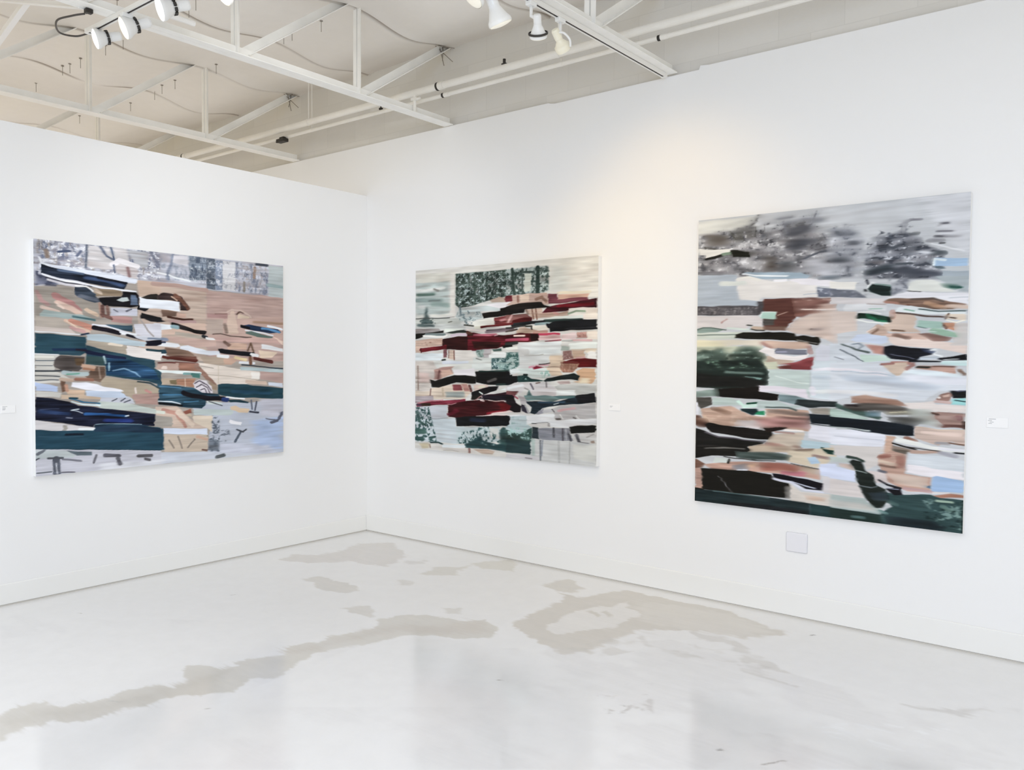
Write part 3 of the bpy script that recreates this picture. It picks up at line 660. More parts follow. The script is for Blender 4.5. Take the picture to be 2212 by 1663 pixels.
PORTRAIT_STROKES = """P c9ccd0 3 .05|-103,-276 1640,-53 1685,1913 -65,2174
P dcdcd6 25 .05|-2,9 411,5 371,85 222,87 -1,101
P c5c8cc 23 .05|411,5 884,0 887,155 434,115
P a6a5a8 24 .1|4,110 204,90 350,75 455,124 713,93 888,200 893,425 8,366
M 5c5c60 30 1.3 .5 .75|4,101 204,78 349,59 454,108 594,51 750,59 790,146 889,231 892,419 8,366
M d6d6d8 20 1 .56 .8|4,101 204,86 350,83 455,132 713,116 888,200 893,425 8,366
M 4b4b50 22 1.4 .58 .7|4,139 350,83 713,116 889,249 892,419 8,366
R 47474c 47 1.6 .03 .85|4,93 204,53 349,18 453,61 594,23 769,30 790,123 887,155 892,419 8,366
R dcdce0 36 1.2 .022 .8|4,101 204,86 350,83 455,132 713,116 888,200 893,425 8,366
S 55565c 50 31 .1|628,140 694,118
P 4c4e56 23 .1|605,181 695,173 753,193 684,241 606,235
S 55544f 34 12 .1|284,87 292,159
S 55534f 31 12 .1|344,84 351,139
S 5c5c58 15 5 .1|222,92 262,148
S 5a5a58 13 4 .1|394,80 386,138
S 6c6c6e 14 6 .1|407,8 387,46 350,83
S 73757c 15 5 .1|769,18 743,89 721,133
S 73757c 13 5 .1|563,65 592,137
S 7a7a7c 9 4 .1|449,68 450,112
S 606268 14 6 .1|426,154 451,130
S 6d7078 22 10 .1|587,72 607,72
S 8a8c92 16 7 .1|530,44 618,41
S 6d7078 29 13 .1|773,78 787,76
S 90929a 15 8 .1|689,56 727,64
S 55565c 10 4 .1|805,155 836,204
S 4f5158 27 11 .1|851,212 881,211
S 5b5e66 12 4 .1|697,301 754,278 792,266 841,265 878,250
S 5b5e66 11 5 .1|834,287 861,315
P 6b655f 21 .15|54,101 205,115 206,184 82,168
P 5a544f 16 .2|457,258 519,282 520,365 459,361
P 55585c 20 .2|539,315 623,313 624,371 552,367
P c9cbd2 23 .05|717,309 831,313 863,418 718,371
P 8f9096 15 .1|737,345 779,348 779,386 741,380
P e8e6e0 2 .04|3,186 114,203 224,207 226,236 154,239 56,253 42,231 4,228
S 55524c 6 2 .1|41,182 123,199
S 1b1a16 15 3 .2|54,259 119,253 172,240
S 7f917f 15 4 .15|172,236 233,232
P 161710 2 .15|224,215 267,216 352,233 358,266 242,259
S 6f6a70 17 8 .1|17,350 183,355
P c9ccd0 7 .03|846,8 1275,4 1278,161 1038,169 848,129
P d6d8dd 28 .04|1341,1 1603,0 1611,350 1491,279
P b3b6bd 22 .08|848,136 947,134 1020,178 1047,280 1025,432 854,423
M 5f636c 22 1.2 .52 .75|848,133 947,134 1024,178 1033,279 1022,432 854,423
M d6d8de 19 1 .58 .7|849,171 1021,215 1033,279 1022,432 854,423
P 8c8f97 22 .15|1065,285 1109,204 1245,176 1312,200 1379,270 1445,310 1462,381 1448,461 1065,440 1056,340
M 3f434c 25 .6 .52 .85|1055,299 1109,204 1245,180 1313,214 1379,270 1445,310 1462,381 1448,461 1043,439
M c9ccd4 18 .7 .58 .85|1054,281 1109,204 1245,180 1313,214 1379,270 1445,310 1462,381 1448,461 1043,439
R 3f434c 39 1. .03 .85|1033,261 1108,175 1245,137 1312,164 1379,234 1444,275 1478,382 1448,461 1036,439
R 5f636c 41 1.3 .03 .8|848,114 947,108 1038,146 1040,280 1022,432 854,423
R d6d8de 32 .9 .02 .8|1054,262 1245,180 1445,310 1448,461 1043,439
S 7a7a82 17 10 .1|1256,192 1261,140 1298,122
S 8a8a92 13 6 .1|1294,125 1344,127
S 6f6f76 12 5 .1|1448,160 1486,160
S a9a9ae 9 5 .1|1435,172 1454,158
S 85858c 10 5 .1|1426,200 1505,204
S 6a6a70 14 5 .1|1417,226 1475,231
S a5a5aa 14 9 .1|1475,232 1537,234
S 8a8a90 20 11 .1|1398,247 1450,251
S 55575a 8 3 .1|1444,267 1469,267
S 6b6d75 16 6 .1|1300,256 1323,237
S 5a5e60 18 9 .1|1316,201 1329,202
S 4b5158 9 3 .1|1219,362 1309,367
S 3f464c 22 10 .2|1413,319 1464,319
S 555b66 12 4 .1|1180,190 1199,232
S 4a4f58 16 6 .2|1179,265 1207,274 1234,258
S 55585f 20 7 .1|962,226 1004,229
S 4a4e55 34 15 .1|885,319 929,322
S 3c434a 40 18 .2|1085,404 1182,385
S 474b55 43 18 .2|1267,399 1334,421
S 454a55 30 11 .2|1392,424 1448,448
S e4e6ea 9 3 .04|1405,265 1508,301 1567,316
S d9dce2 14 7 .06|1341,306 1400,317
P c3c8cc 4 .05|1453,396 1590,401 1591,424 1453,417
P a3adb5 4 .06|1460,420 1591,425 1592,469 1461,462
S 5f6d75 13 5 .1|1427,397 1463,404
P a6bfd8 2 .05|1410,347 1429,342 1582,355 1583,398 1414,390
S e6f0f4 16 3 .03|1417,351 1415,382
S d8e4ea 12 4 .03|1426,351 1471,358
P b3bcc6 5 .05|-6,362 270,369 281,525 421,542 413,576 -3,566
S 77777b 19 8 .2|-6,349 174,360
P e4e1de 5 .05|270,399 334,390 521,428 680,429 781,445 782,537 441,524 421,544 298,534 271,464
S dfe3de 30 6 .05|170,422 322,426
P 9fb0bd 3 .1|312,359 679,381 738,405 719,419 406,406 355,391
S e8eef2 9 2 .03|312,368 397,385 601,397
S e6e4de 16 5 .03|279,398 355,394 423,414
S f0f0f4 14 3 .03|517,422 593,420
P ece9ee 2 .03|601,420 738,420 893,447 894,483 777,464 681,456
P 6d7280 4 .2|781,476 894,492 895,537 782,534
M b5bac4 15 .5 .55 .8|781,476 894,492 895,537 782,534
S 6a727a 24 10 .2|803,424 892,421
S b9bec6 5 2 .05|701,518 778,515
P 4f4c4f 2 .2|-3,565 413,575 417,547 454,548 455,613 418,636 -2,625
M b9b4b5 7 8 .55 .85|-2,573 413,582 414,636 -2,625
P 5d3a33 3 .15|454,532 643,534 676,602 653,658 587,728 465,718 447,653 537,632 529,618 451,613
P 8f5f55 8 .25|627,535 895,542 896,602 791,607 692,657 653,652
M bf9a8e 23 .5 .52 .8|627,535 895,542 896,602 791,607 684,634
P d3c2b8 8 .05|653,672 791,615 896,614 900,818 802,777 647,752 599,728
P cfb7ac 8 .06|798,576 895,568 896,611 799,607
S 9a6355 14 10 .15|664,634 791,622
S e8d8d0 6 2 .03|683,607 896,612
S c4a08f 5 2 .1|541,639 605,617
S 7d6f6c 12 5 .1|744,729 801,730
S a89a96 15 8 .1|756,736 809,722
S b09f96 4 2 .05|793,622 795,717
P 4b4845 4 .15|450,660 523,662 524,695 452,696
P b3d1c5 2 .05|436,616 533,618 525,662 423,655
S dfe9e4 6 2 .03|436,616 533,618
S e4ecea 8 2 .03|427,655 441,619
P d6d0cf 3 .05|-2,628 418,639 448,664 448,701 360,694 340,718 0,710
S c09a95 9 4 .1|170,678 205,654
S d3dcd6 14 4 .05|215,713 361,724
P ccd2c8 4 .06|0,739 276,741 370,736 277,784 1,782
P 8a9b94 3 .1|0,721 45,709 153,715 189,724 145,736 5,738
S 5f6d66 7 2 .1|0,721 45,709 100,710 206,724
S 7f8a82 7 2 .1|0,753 145,754 276,758
S 3a3c38 7 2 .1|344,693 377,696
S c9b09a 22 4 .08|386,711 457,716
S 33322e 8 2 .1|374,719 403,729 457,730
P 7b5a4c 5 .2|457,701 599,708 595,736 457,726
P dcd5c6 8 .05|-4,786 442,789 442,828 320,821 -3,841
P e2dcc0 17 .04|-4,790 190,796 191,833 -3,841
P 17140e 2 .2|268,758 319,742 424,744 486,737 647,751 655,770 702,763 756,775 798,776 807,807 788,827 749,818 648,794 446,784 268,780
S 8a8a85 5 2 .1|663,792 726,802 788,815
P c7cdb9 6 .08|-3,834 446,828 490,944 -1,949
P d9b7a2 6 .1|446,794 726,803 746,833 735,846 537,846 480,834
S a8766b 14 6 .15|446,806 508,844
P 47574f 15 .2|-2,868 43,845 102,858 164,833 191,845 218,895 219,946 -1,949
P 38463e 15 .2|235,882 329,825 405,838 447,874 464,906 407,945 236,946
M 93a79c 19 .5 .58 .8|-3,851 447,832 465,944 -1,949
M 2a352f 21 .6 .56 .7|-2,868 217,868 447,868 448,944 -1,949
P c9b09c 5 .1|480,888 550,909 650,917 611,942 465,944
P ece6e4 2 .04|420,858 471,833 529,854 529,878 650,893 739,877 720,904 650,917 530,909 468,874
P 757782 2 .25|525,862 541,842 727,854 727,881 610,880 533,878
S 9a9cae 10 3 .1|537,866 601,864
P a84a4e 5 .2|650,928 766,892 767,941 555,943
P d3d5de 3 .04|807,825 900,833 903,939 779,941 781,852
S b58078 21 7 .1|740,834 750,871
M a3a6b0 19 .8 .55 .7|1008,449 1079,453 1067,548 1002,516
P b5b8c0 5 .1|1197,470 1291,453 1293,516 1199,546
M 80848e 18 .8 .52 .8|1183,451 1291,442 1293,516 1199,546
P ebe9e3 2 .03|854,445 1010,456 999,503 855,485
P 6b6f7a 5 .2|855,492 1002,505 1067,550 856,538
M b5b9c2 15 .5 .58 .7|855,492 1002,505 1067,550 856,538
P a9b2b6 5 .06|1416,449 1587,452 1589,538 1544,536 1559,506 1464,478
P dfe1dc 5 .04|1287,480 1318,459 1416,468 1481,499 1532,537 1352,526 1286,516
P 5f7a72 7 .15|1464,489 1531,495 1562,514 1531,523 1481,507
S 254a44 12 5 .1|1506,505 1553,513
P 1e2f2e 2 .25|1073,497 1094,473 1198,485 1199,548 1144,541 1080,516
S 8aa09c 10 4 .1|1111,475 1194,486
S eef2f0 6 1 .03|1066,512 1073,483 1093,462 1111,467
S e0e8e4 4 1 .03|1077,516 1144,541
S 14151a 13 3 .1|1057,504 1061,509
S 2a2c34 11 4 .1|1065,448 1072,471
P d3cfd0 4 .05|856,540 1067,552 1161,559 1172,589 857,582
P e5e5ea 2 .04|1175,558 1280,525 1352,526 1385,533 1589,545 1590,607 1514,596 1418,557 1320,560
S 3f3f40 4 1 .1|1283,518 1352,527
S c3c8ce 5 2 .05|1507,569 1588,567
P 8a6a58 4 .25|1158,576 1186,562 1320,560 1418,561 1514,592 1583,605 1515,632 1420,629 1304,603 1220,594
S c99a76 22 9 .2|1386,591 1467,620
S b98472 13 4 .1|1169,580 1237,589
S 6a4a3c 8 3 .1|1288,597 1354,614
S d0bdb0 21 9 .08|1499,614 1580,621
S 5f544e 9 4 .1|1304,565 1418,566 1476,586
P d9dbde 2 .06|935,613 949,582 1068,586 1173,597 1177,631 1047,623 939,628
S b0a8a6 7 2 .1|1068,586 1169,594
S a0bfb2 6 2 .1|1082,619 1152,619
P d6c8c0 5 .05|858,620 1012,630 1014,742 860,762
P d9c0ae 4 .06|1197,635 1322,653 1336,681 1324,729 1357,756 1210,754 1148,733 1175,700 1202,695
S c98f7d 20 8 .1|1209,630 1208,670
P dfe6e8 2 .06|1238,608 1304,601 1484,644 1587,647 1587,662 1420,656 1221,640
S 8fb5a5 8 3 .1|1272,622 1322,634
S 5f6f70 8 2 .15|1348,624 1452,642 1584,642
S 5a4a44 10 4 .15|1228,640 1355,660 1472,675
P 17392c 1 .35|1012,670 1026,638 1097,646 1188,663 1201,667 1195,696 1140,691 1055,671
S 2f7a58 13 6 .3|1069,649 1119,683 1171,692
S 0f1a16 13 4 .1|1024,645 1019,667
S 0f1a16 16 4 .1|1188,670 1194,690
S f0f2ee 7 2 .03|1012,675 1070,693 1188,703
S f0f0ec 5 2 .03|1022,636 1097,636 1146,647
P c3a593 4 .15|1071,746 1133,706 1175,726 1190,770 1121,773
S e6d6cc 7 3 .05|1071,748 1120,723
S 8a6a58 10 4 .15|1099,758 1134,733
P e3d3cb 4 .05|1190,781 1358,768 1423,805 1588,820 1589,877 1440,847 1225,829 1198,814
P d6b3a3 5 .08|1172,759 1357,758 1391,797 1190,781
S 7a5c48 9 4 .1|1210,742 1267,747
S 7d5d50 17 7 .15|1221,769 1292,788
P cfcbc8 7 .04|1536,713 1585,707 1588,830 1519,830
P 8f6a60 6 .15|1354,765 1390,758 1518,784 1487,805 1423,805
P ddd0c0 3 .05|1481,658 1581,660 1582,695 1485,686
P c98f70 3 .15|1472,707 1529,708 1530,746 1486,735
S 7a5548 13 4 .15|1466,712 1486,734
S 5f4a40 8 3 .1|1481,685 1497,657
S 4a3a34 7 3 .1|1503,678 1532,682
S f0ebdc 5 2 .03|1485,692 1535,707 1575,694
P a3bfb5 1 .06|1346,687 1466,702 1470,737 1389,732 1337,721
P 9dbba8 2 .08|1395,746 1415,733 1470,741 1540,759 1546,784 1474,777 1403,758
S c9dfd6 6 2 .04|1396,750 1435,754
S 55706a 4 1 .1|1343,724 1389,734
P cfd5dc 4 .06|861,818 1015,809 1192,880 1193,925 864,940
P c98f80 5 .15|1065,824 1164,832 1165,880 1116,873
P c6d9d0 3 .06|1031,876 1192,887 1207,916 1053,925
P c6d0e2 2 .05|982,794 1014,764 1071,760 1183,776 1187,810 1149,821 1015,805
S 55605f 10 3 .15|932,819 1016,853 1087,868
S 7a8590 8 3 .1|997,820 1033,816 1051,831 1030,849
S 5f6870 6 2 .1|921,853 1010,890 1053,920
S 8a8f98 5 2 .1|893,894 945,909
P c4887c 4 .15|1210,920 1311,915 1328,935 1207,936
P 11131c 1 .3|1167,835 1208,827 1310,842 1424,850 1428,874 1360,892 1338,918 1203,902 1164,871
S 2a3550 16 6 .3|1376,854 1418,864
S 6b6f80 4 1 .1|1202,875 1270,889 1327,904
P 15171c 2 .3|1432,896 1521,888 1589,877 1590,911 1458,911
S b8c0c8 16 4 .15|1360,901 1441,892
S e8ecee 10 3 .05|1405,857 1437,853 1425,874 1464,886
S 10131a 9 2 .1|1328,915 1442,918
S d9ecec 13 3 .05|1474,921 1590,917
S e6eaec 4 1 .03|1470,906 1552,903
P cdd0bb 5 .06|440,929 542,924 555,972 466,971
P c6d3cf 4 .06|470,975 756,979 748,1126 614,1115 451,1074 492,1057
S dfe9e4 5 2 .04|532,1014 692,1054 742,1060
P 1f2a26 6 .15|-4,922 440,919 486,985 484,1069 430,1087 151,1107 -1,1098
M 75917f 19 .5 .56 .85|-1,922 448,919 449,971 -1,982
S 6a7d76 14 6 .15|206,992 450,1004
S 7f9c96 11 4 .15|337,1025 442,1037
P 1a1a18 8 .1|-2,1009 366,1027 471,1057 430,1087 -1,1098
P 9a4044 2 .2|543,956 690,930 765,917 764,973 563,972
P 6d3e38 8 .15|543,956 627,942 635,971 571,972
P d3dce2 3 .05|770,917 902,916 907,1151 752,1140 749,977
S c2cdd6 23 11 .05|788,1017 893,1019
S ecebf2 18 6 .03|775,973 896,961
S e9e6ee 33 6 .03|762,1087 770,1114
S e8ecec 24 6 .03|793,1104 906,1093
S b0b6ba 5 2 .05|751,983 752,1076
P e2dce4 2 .04|430,1077 533,1075 731,1093 737,1148 670,1135 534,1112 435,1115
P 8a9a94 7 .1|-1,1128 142,1111 152,1153 0,1166
P 120c09 2 .15|142,1110 430,1085 435,1113 554,1130 548,1167 452,1166 257,1160 147,1153
S 1a2420 21 10 .1|146,1113 156,1148
P 4b4844 3 .15|5,1165 107,1161 118,1212 31,1241 10,1217
P c9a48f 5 .15|31,1241 241,1214 319,1244 392,1270 463,1275 478,1222 743,1218 746,1346 435,1341 243,1344 60,1337
P c08a84 12 .35|392,1290 735,1257 746,1331 456,1340
M d8b8a2 25 .4 .55 .6|36,1247 284,1220 392,1276 456,1342 243,1342 65,1335
P cbc3c2 12 .08|285,1296 413,1297 456,1352 286,1337
S 7f5f4c 22 12 .2|126,1237 220,1256
S 6f6058 22 11 .3|515,1236 727,1245
S 7d5a50 16 8 .3|557,1272 735,1271
S e0c0a4 26 8 .08|64,1297 83,1330
S 5d4136 47 12 .2|9,1312 46,1342
S e3e3ea 20 3 .04|5,1208 11,1274
P bccac6 2 .05|116,1165 222,1157 296,1179 303,1209 121,1216
P b9c6c4 3 .06|415,1175 555,1169 616,1199 729,1194 656,1214 424,1220
P 7f9296 4 .2|554,1130 662,1134 733,1155 783,1170 772,1201 694,1197 559,1170
P 232b2c 5 .25|674,1154 907,1163 908,1195 753,1202 655,1190
S 55605e 9 3 .15|474,1211 616,1212 671,1224
S d6efe6 22 3 .1|299,1183 331,1211 411,1203
S 1d4a38 12 3 .15|356,1193 411,1187
P 16262a 2 .2|312,1228 420,1223 429,1247 396,1266 319,1240
P 2f8a63 2 .15|425,1239 470,1237 472,1262 404,1260
S f0f6f2 9 2 .03|475,1237 475,1268
S e4ece8 5 2 .03|404,1265 463,1269
P 98938a 6 .15|753,1206 908,1201 909,1243 773,1238
P 101a22 2 .12|746,1239 908,1240 910,1300 751,1295
P e4e4ec 2 .03|747,1310 910,1309 912,1412 743,1389
S 2a2c30 5 2 .2|751,1298 902,1310
P d0c3b4 6 .08|514,1384 721,1352 707,1429 676,1482 366,1506 374,1469 482,1439
S b98a7c 29 11 .15|495,1446 580,1452
S d9b48f 20 10 .08|395,1483 453,1455
S 9f7a68 16 8 .1|660,1444 699,1449
P 171614 4 .15|-1,1372 65,1388 165,1423 373,1426 486,1434 416,1455 340,1477 366,1506 -1,1534
S 3f3b38 18 10 .2|26,1492 332,1486
P 14100e 2 .2|60,1349 92,1330 329,1350 514,1363 524,1388 494,1418 330,1412 111,1393
S 57535a 8 2 .1|66,1395 165,1422 373,1425 478,1427
P 1a100c 2 .25|456,1342 538,1334 626,1336 578,1352 489,1370
S b08f86 10 4 .15|538,1366 658,1365
S efe9e4 10 2 .03|598,1352 713,1347
S d8d0d0 12 5 .08|351,1344 435,1347
P b9ced6 2 .05|698,1403 814,1408 912,1416 913,1452 695,1450
S 1c3a34 13 3 .15|821,1445 913,1458
P d6dbe2 5 .05|864,928 1145,932 1229,1003 1262,973 1394,963 1590,997 1592,1077 1461,1083 1382,1139 985,1132 868,1159
P c2cbd6 15 .06|910,997 1229,1006 1461,1058 1429,1077 1230,1065 984,1037
S e8e4ea 20 7 .04|864,966 1054,979 1177,995
S e6e8f0 35 9 .04|1313,1015 1586,1027
S dfe9ee 22 7 .04|1279,976 1554,988
S e4e4e6 22 9 .04|867,1099 1092,1104 1231,1114
S b8c4d0 6 3 .05|872,977 1125,988 1229,1001
P d9c0aa 2 .08|1152,937 1295,920 1292,957 1258,998 1236,999 1187,967
S b08078 22 4 .15|1292,957 1328,931
S a8746c 13 4 .15|1152,938 1221,932
P c9a090 4 .15|1345,939 1531,944 1542,984 1427,967 1339,957
S 33312c 12 4 .2|1342,948 1407,950
S 7a5548 8 3 .1|1420,946 1531,946
S 8f7464 19 5 .15|1557,965 1579,985
S 12161c 8 2 .2|1304,916 1458,919
S c9e0e0 19 3 .05|1474,927 1589,933
P e4dcd8 5 .04|1283,1152 1431,1137 1444,1158 1589,1158 1588,1194 1419,1198 1300,1186
P 9a7468 2 .2|1443,1126 1468,1097 1512,1085 1528,1098 1507,1134 1463,1143
P d9b5a5 2 .08|1475,1104 1513,1094 1510,1110 1475,1114
S e8e0dc 12 3 .04|1456,1116 1462,1115
P 101214 1 .2|1515,1077 1590,1076 1590,1114 1532,1116
S 55586a 5 2 .1|1544,1080 1584,1077
P 9cd0d0 2 .1|1523,1122 1590,1115 1591,1155 1520,1155
S 20383c 6 2 .1|1538,1129 1588,1134
S cdb5b0 16 4 .1|1440,1140 1514,1145
P c3cbc6 14 .1|1283,1186 1419,1184 1449,1254 1482,1280 1335,1267
P 4a605a 5 .25|902,1169 950,1186 1080,1210 1162,1243 1148,1259 987,1222 910,1203
P adc0b8 3 .15|869,1201 987,1222 1081,1247 1099,1258 870,1252
P 20282a 3 .2|868,1162 911,1184 906,1195 869,1197
P c9a08a 6 .15|994,1124 1078,1117 1232,1137 1273,1150 1293,1171 1198,1168 1093,1157 997,1163
P 54504c 7 .35|957,1182 1058,1159 1163,1162 1293,1179 1317,1207 1233,1207 1129,1202 1005,1214 950,1197
S 231a1c 14 5 .2|963,1180 1030,1178
P 8f8f84 9 .25|1164,1206 1314,1196 1318,1217 1199,1227
P 4a4a48 14 .35|1186,1235 1318,1228 1384,1250 1335,1278 1234,1269
P 6f8a96 9 .15|1073,1210 1154,1203 1148,1244 1081,1240
S c6c0a8 5 2 .1|1199,1210 1301,1202
P a8857a 3 .2|1429,1201 1464,1196 1587,1196 1590,1282 1482,1271 1439,1236
S 5a443c 12 4 .15|1422,1205 1455,1211
S c3a498 21 9 .1|1484,1225 1544,1229
S 6a4a44 15 5 .2|1482,1272 1587,1271
S 7f5058 19 7 .1|1559,1216 1563,1235
S 463630 14 5 .2|1583,1248 1587,1279
P 0f1720 1 .12|870,1248 988,1255 1200,1266 1332,1280 1334,1336 1184,1338 989,1320 871,1308
S b8c0c0 8 2 .08|871,1311 982,1313 1097,1322
P d6bcae 4 .12|1336,1285 1482,1291 1589,1291 1591,1373 1525,1355 1468,1387 1337,1350
S e6d2c8 18 9 .05|1386,1316 1561,1316
S e4cbb4 5 2 .05|1339,1285 1466,1293 1589,1290
P e3e5ee 1 .03|871,1325 1025,1325 1185,1341 1180,1419 873,1415
S cfd2dc 6 3 .03|898,1366 1168,1370
P dcb39a 2 .06|1185,1344 1236,1346 1225,1387 1226,1440 1180,1443
S a8a4a6 19 5 .1|1452,1371 1515,1369
S 7d5a48 8 3 .1|1515,1363 1586,1372
S 9a5f48 20 7 .2|1297,1349 1337,1366
P e9ebe8 1 .03|1236,1342 1304,1359 1436,1390 1590,1398 1590,1412 1469,1415 1338,1393 1240,1382
S 171512 9 2 .15|1223,1387 1288,1403 1345,1414
P d3cdca 4 .05|873,1419 1179,1423 1180,1443 874,1467
P 8f8278 4 .15|1222,1398 1378,1428 1223,1440
P cdb79f 6 .1|365,1466 640,1446 629,1488 374,1500
P d0c4b0 5 .06|621,1475 912,1430 913,1493 810,1567 622,1544
P 171512 4 .15|-4,1493 353,1467 379,1491 290,1535 113,1545 0,1571
S 6a6864 8 4 .2|67,1501 201,1488 340,1485
P 46524f 8 .3|280,1506 540,1494 637,1504 622,1537 418,1549 290,1544
S 8f7a68 13 5 .1|660,1469 777,1456
S 8f7a74 17 6 .1|778,1491 914,1507
P adc3d6 3 .05|739,1510 797,1497 818,1536 763,1547
P 15332c 2 .2|815,1446 913,1454 913,1480 861,1474
P c99e8c 5 .2|64,1608 264,1569 418,1560 622,1555 810,1574 817,1636 703,1628 530,1620 377,1622 115,1634
P b9705f 10 .25|439,1560 602,1554 701,1565 682,1598 460,1609
P c98590 8 .2|583,1604 741,1593 726,1626 583,1623
P c8b49c 10 .1|682,1557 798,1574 803,1609 733,1600
P 8f9096 8 .2|265,1595 359,1575 368,1619 269,1624
S dfb392 16 6 .1|376,1592 418,1576
S dfe2ea 14 4 .05|291,1625 360,1621
S 33302a 4 2 .1|642,1553 810,1574
P d3dad6 2 .04|136,1555 233,1555 221,1585 127,1589
S 24221c 14 3 .1|240,1559 232,1582
S 1a1a14 5 2 .1|202,1545 290,1548 418,1552 541,1548
P 6d5044 5 .2|-7,1571 69,1604 47,1631 -6,1640
P c39a8a 3 .15|-6,1639 42,1635 60,1776 10,1773
P d6cfc8 5 .06|632,1672 704,1722 918,1713 919,1791 745,1796 638,1789
P d9bba6 10 .06|744,1741 851,1741 851,1764 744,1769
P d6d2d4 4 .04|833,1615 916,1619 918,1711 839,1708
P d3daee 2 .04|813,1543 914,1530 916,1617 837,1611 814,1606
P 15130f 2 .06|42,1635 377,1621 518,1632 531,1663 634,1674 628,1770 421,1773 59,1774
S 4a4a48 24 14 .1|617,1698 622,1765
S 77777a 6 2 .05|169,1678 214,1723 265,1773
S 1a1a14 13 3 .1|-6,1771 58,1774
P 0c0a14 2 .15|531,1623 639,1629 839,1656 832,1696 743,1697 648,1660 531,1648
S d9dbea 11 2 .05|527,1656 644,1664 724,1703 835,1708
S c4c9d8 6 2 .05|648,1660 727,1679 793,1688
P 1f2c2f 2 .2|-7,1775 58,1774 250,1774 505,1775 626,1781 764,1789 919,1790 921,1869 506,1870 -10,1861
S 55696a 7 3 .1|131,1778 268,1776 505,1779
P 1b1e22 8 .15|207,1840 506,1830 757,1836 758,1863 506,1866 208,1859
P 21383a 2 .15|764,1789 919,1790 921,1869 765,1870
S 4a5860 5 2 .05|761,1789 765,1866
P d4cfcc 4 .04|892,1428 1175,1407 1156,1451 1150,1518 1087,1554 1065,1496 992,1479 897,1479
P c0c9c6 5 .06|874,1490 993,1494 988,1517 875,1523
P cfa592 4 .15|1149,1456 1224,1430 1299,1446 1295,1557 1427,1562 1429,1652 1310,1650 1200,1610 1150,1511
P dcc4b4 9 .06|1206,1565 1407,1564 1409,1625 1242,1613
S b06f60 20 7 .2|1156,1470 1204,1459
S e0c6b0 20 7 .06|1160,1495 1246,1506
S 8a6a5c 13 4 .15|1157,1518 1246,1521
P b88070 6 .15|1245,1455 1292,1452 1291,1524 1250,1528
S c9a0a0 16 7 .1|1293,1637 1429,1644
P d6ccca 3 .05|1084,1558 1158,1555 1193,1566 1207,1617 1145,1623
S 6f6f78 16 5 .1|1156,1550 1189,1556
P c9a898 4 .1|1315,1420 1475,1411 1463,1427 1319,1442
P 6b635a 3 .2|1222,1419 1305,1424 1299,1447 1238,1434
S 2b2724 5 1 .1|1288,1403 1355,1406 1469,1416
S e4e4ea 13 3 .04|1468,1401 1590,1402
S a8a8b2 19 5 .1|1469,1423 1548,1435
S 16161a 8 2 .1|1545,1416 1590,1418
P d6dce2 2 .05|1307,1438 1469,1440 1591,1452 1589,1519 1439,1513 1305,1501
P ece8ec 3 .04|1305,1501 1439,1511 1589,1519 1589,1562 1424,1559 1303,1549
P a5bfdf 1 .05|1433,1557 1452,1551 1589,1563 1590,1634 1432,1641
P 55708a 2 .1|1405,1618 1428,1604 1429,1627
P c98a70 3 .15|1442,1664 1522,1644 1590,1644 1590,1662 1474,1672
S e4dedc 8 2 .04|1432,1650 1521,1642
P d9d2d0 4 .04|877,1625 1039,1633 1075,1716 879,1715
P d3daee 2 .04|875,1538 1020,1567 1026,1627 877,1623
P d3bcb0 8 .06|931,1522 997,1524 1012,1561 939,1544
P b4bfbd 5 .08|879,1713 1076,1720 1091,1737 1162,1770 1170,1804 880,1796
P cfd0cc 11 .05|879,1746 1070,1747 1155,1785 880,1788
P 334a4b 4 .15|1191,1670 1280,1674 1429,1661 1474,1672 1590,1673 1594,1870 1479,1867 1168,1873 882,1869 880,1794 1163,1803 1227,1747 1202,1706
P 22332f 4 .12|880,1796 1163,1806 1178,1872 882,1869
P 1e2a30 14 .12|1211,1808 1445,1804 1510,1831 1479,1865 1213,1872
M 7f9a96 18 .45 .57 .8|1377,1686 1587,1680 1590,1850 1478,1851 1428,1750
M 1a2c2c 18 .5 .58 .7|1378,1704 1587,1698 1590,1850 1413,1824
S a9bfae 12 4 .1|1455,1688 1538,1693
S 6f8a82 18 7 .1|1491,1719 1517,1739
S 6d8a88 16 6 .1|1169,1782 1197,1791
S 4d6664 16 7 .1|1210,1721 1251,1735
S 55706f 17 6 .1|1018,1832 1072,1833
P 1c2320 3 .15|989,1509 1004,1496 1058,1507 1080,1562 1120,1577 1142,1638 1191,1655 1209,1705 1176,1764 1141,1768 1091,1729 1061,1684 1031,1604 1023,1563
S 33413c 15 4 .15|974,1484 1029,1488 1068,1504
P 333f47 10 .15|1090,1688 1191,1670 1209,1712 1140,1731
S 8f9a96 5 1 .05|1027,1562 1088,1572
S 6d767a 6 2 .1|1053,1646 1118,1654 1146,1644
S 1a1a22 10 2 .1|1155,1604 1201,1627 1273,1638
P 0e0d14 1 .1|1194,1650 1242,1638 1273,1642 1280,1675 1243,1681
S 8f94a8 4 1 .05|1205,1645 1266,1646
S 12201c 6 2 .05|1587,1678 1589,1862"""
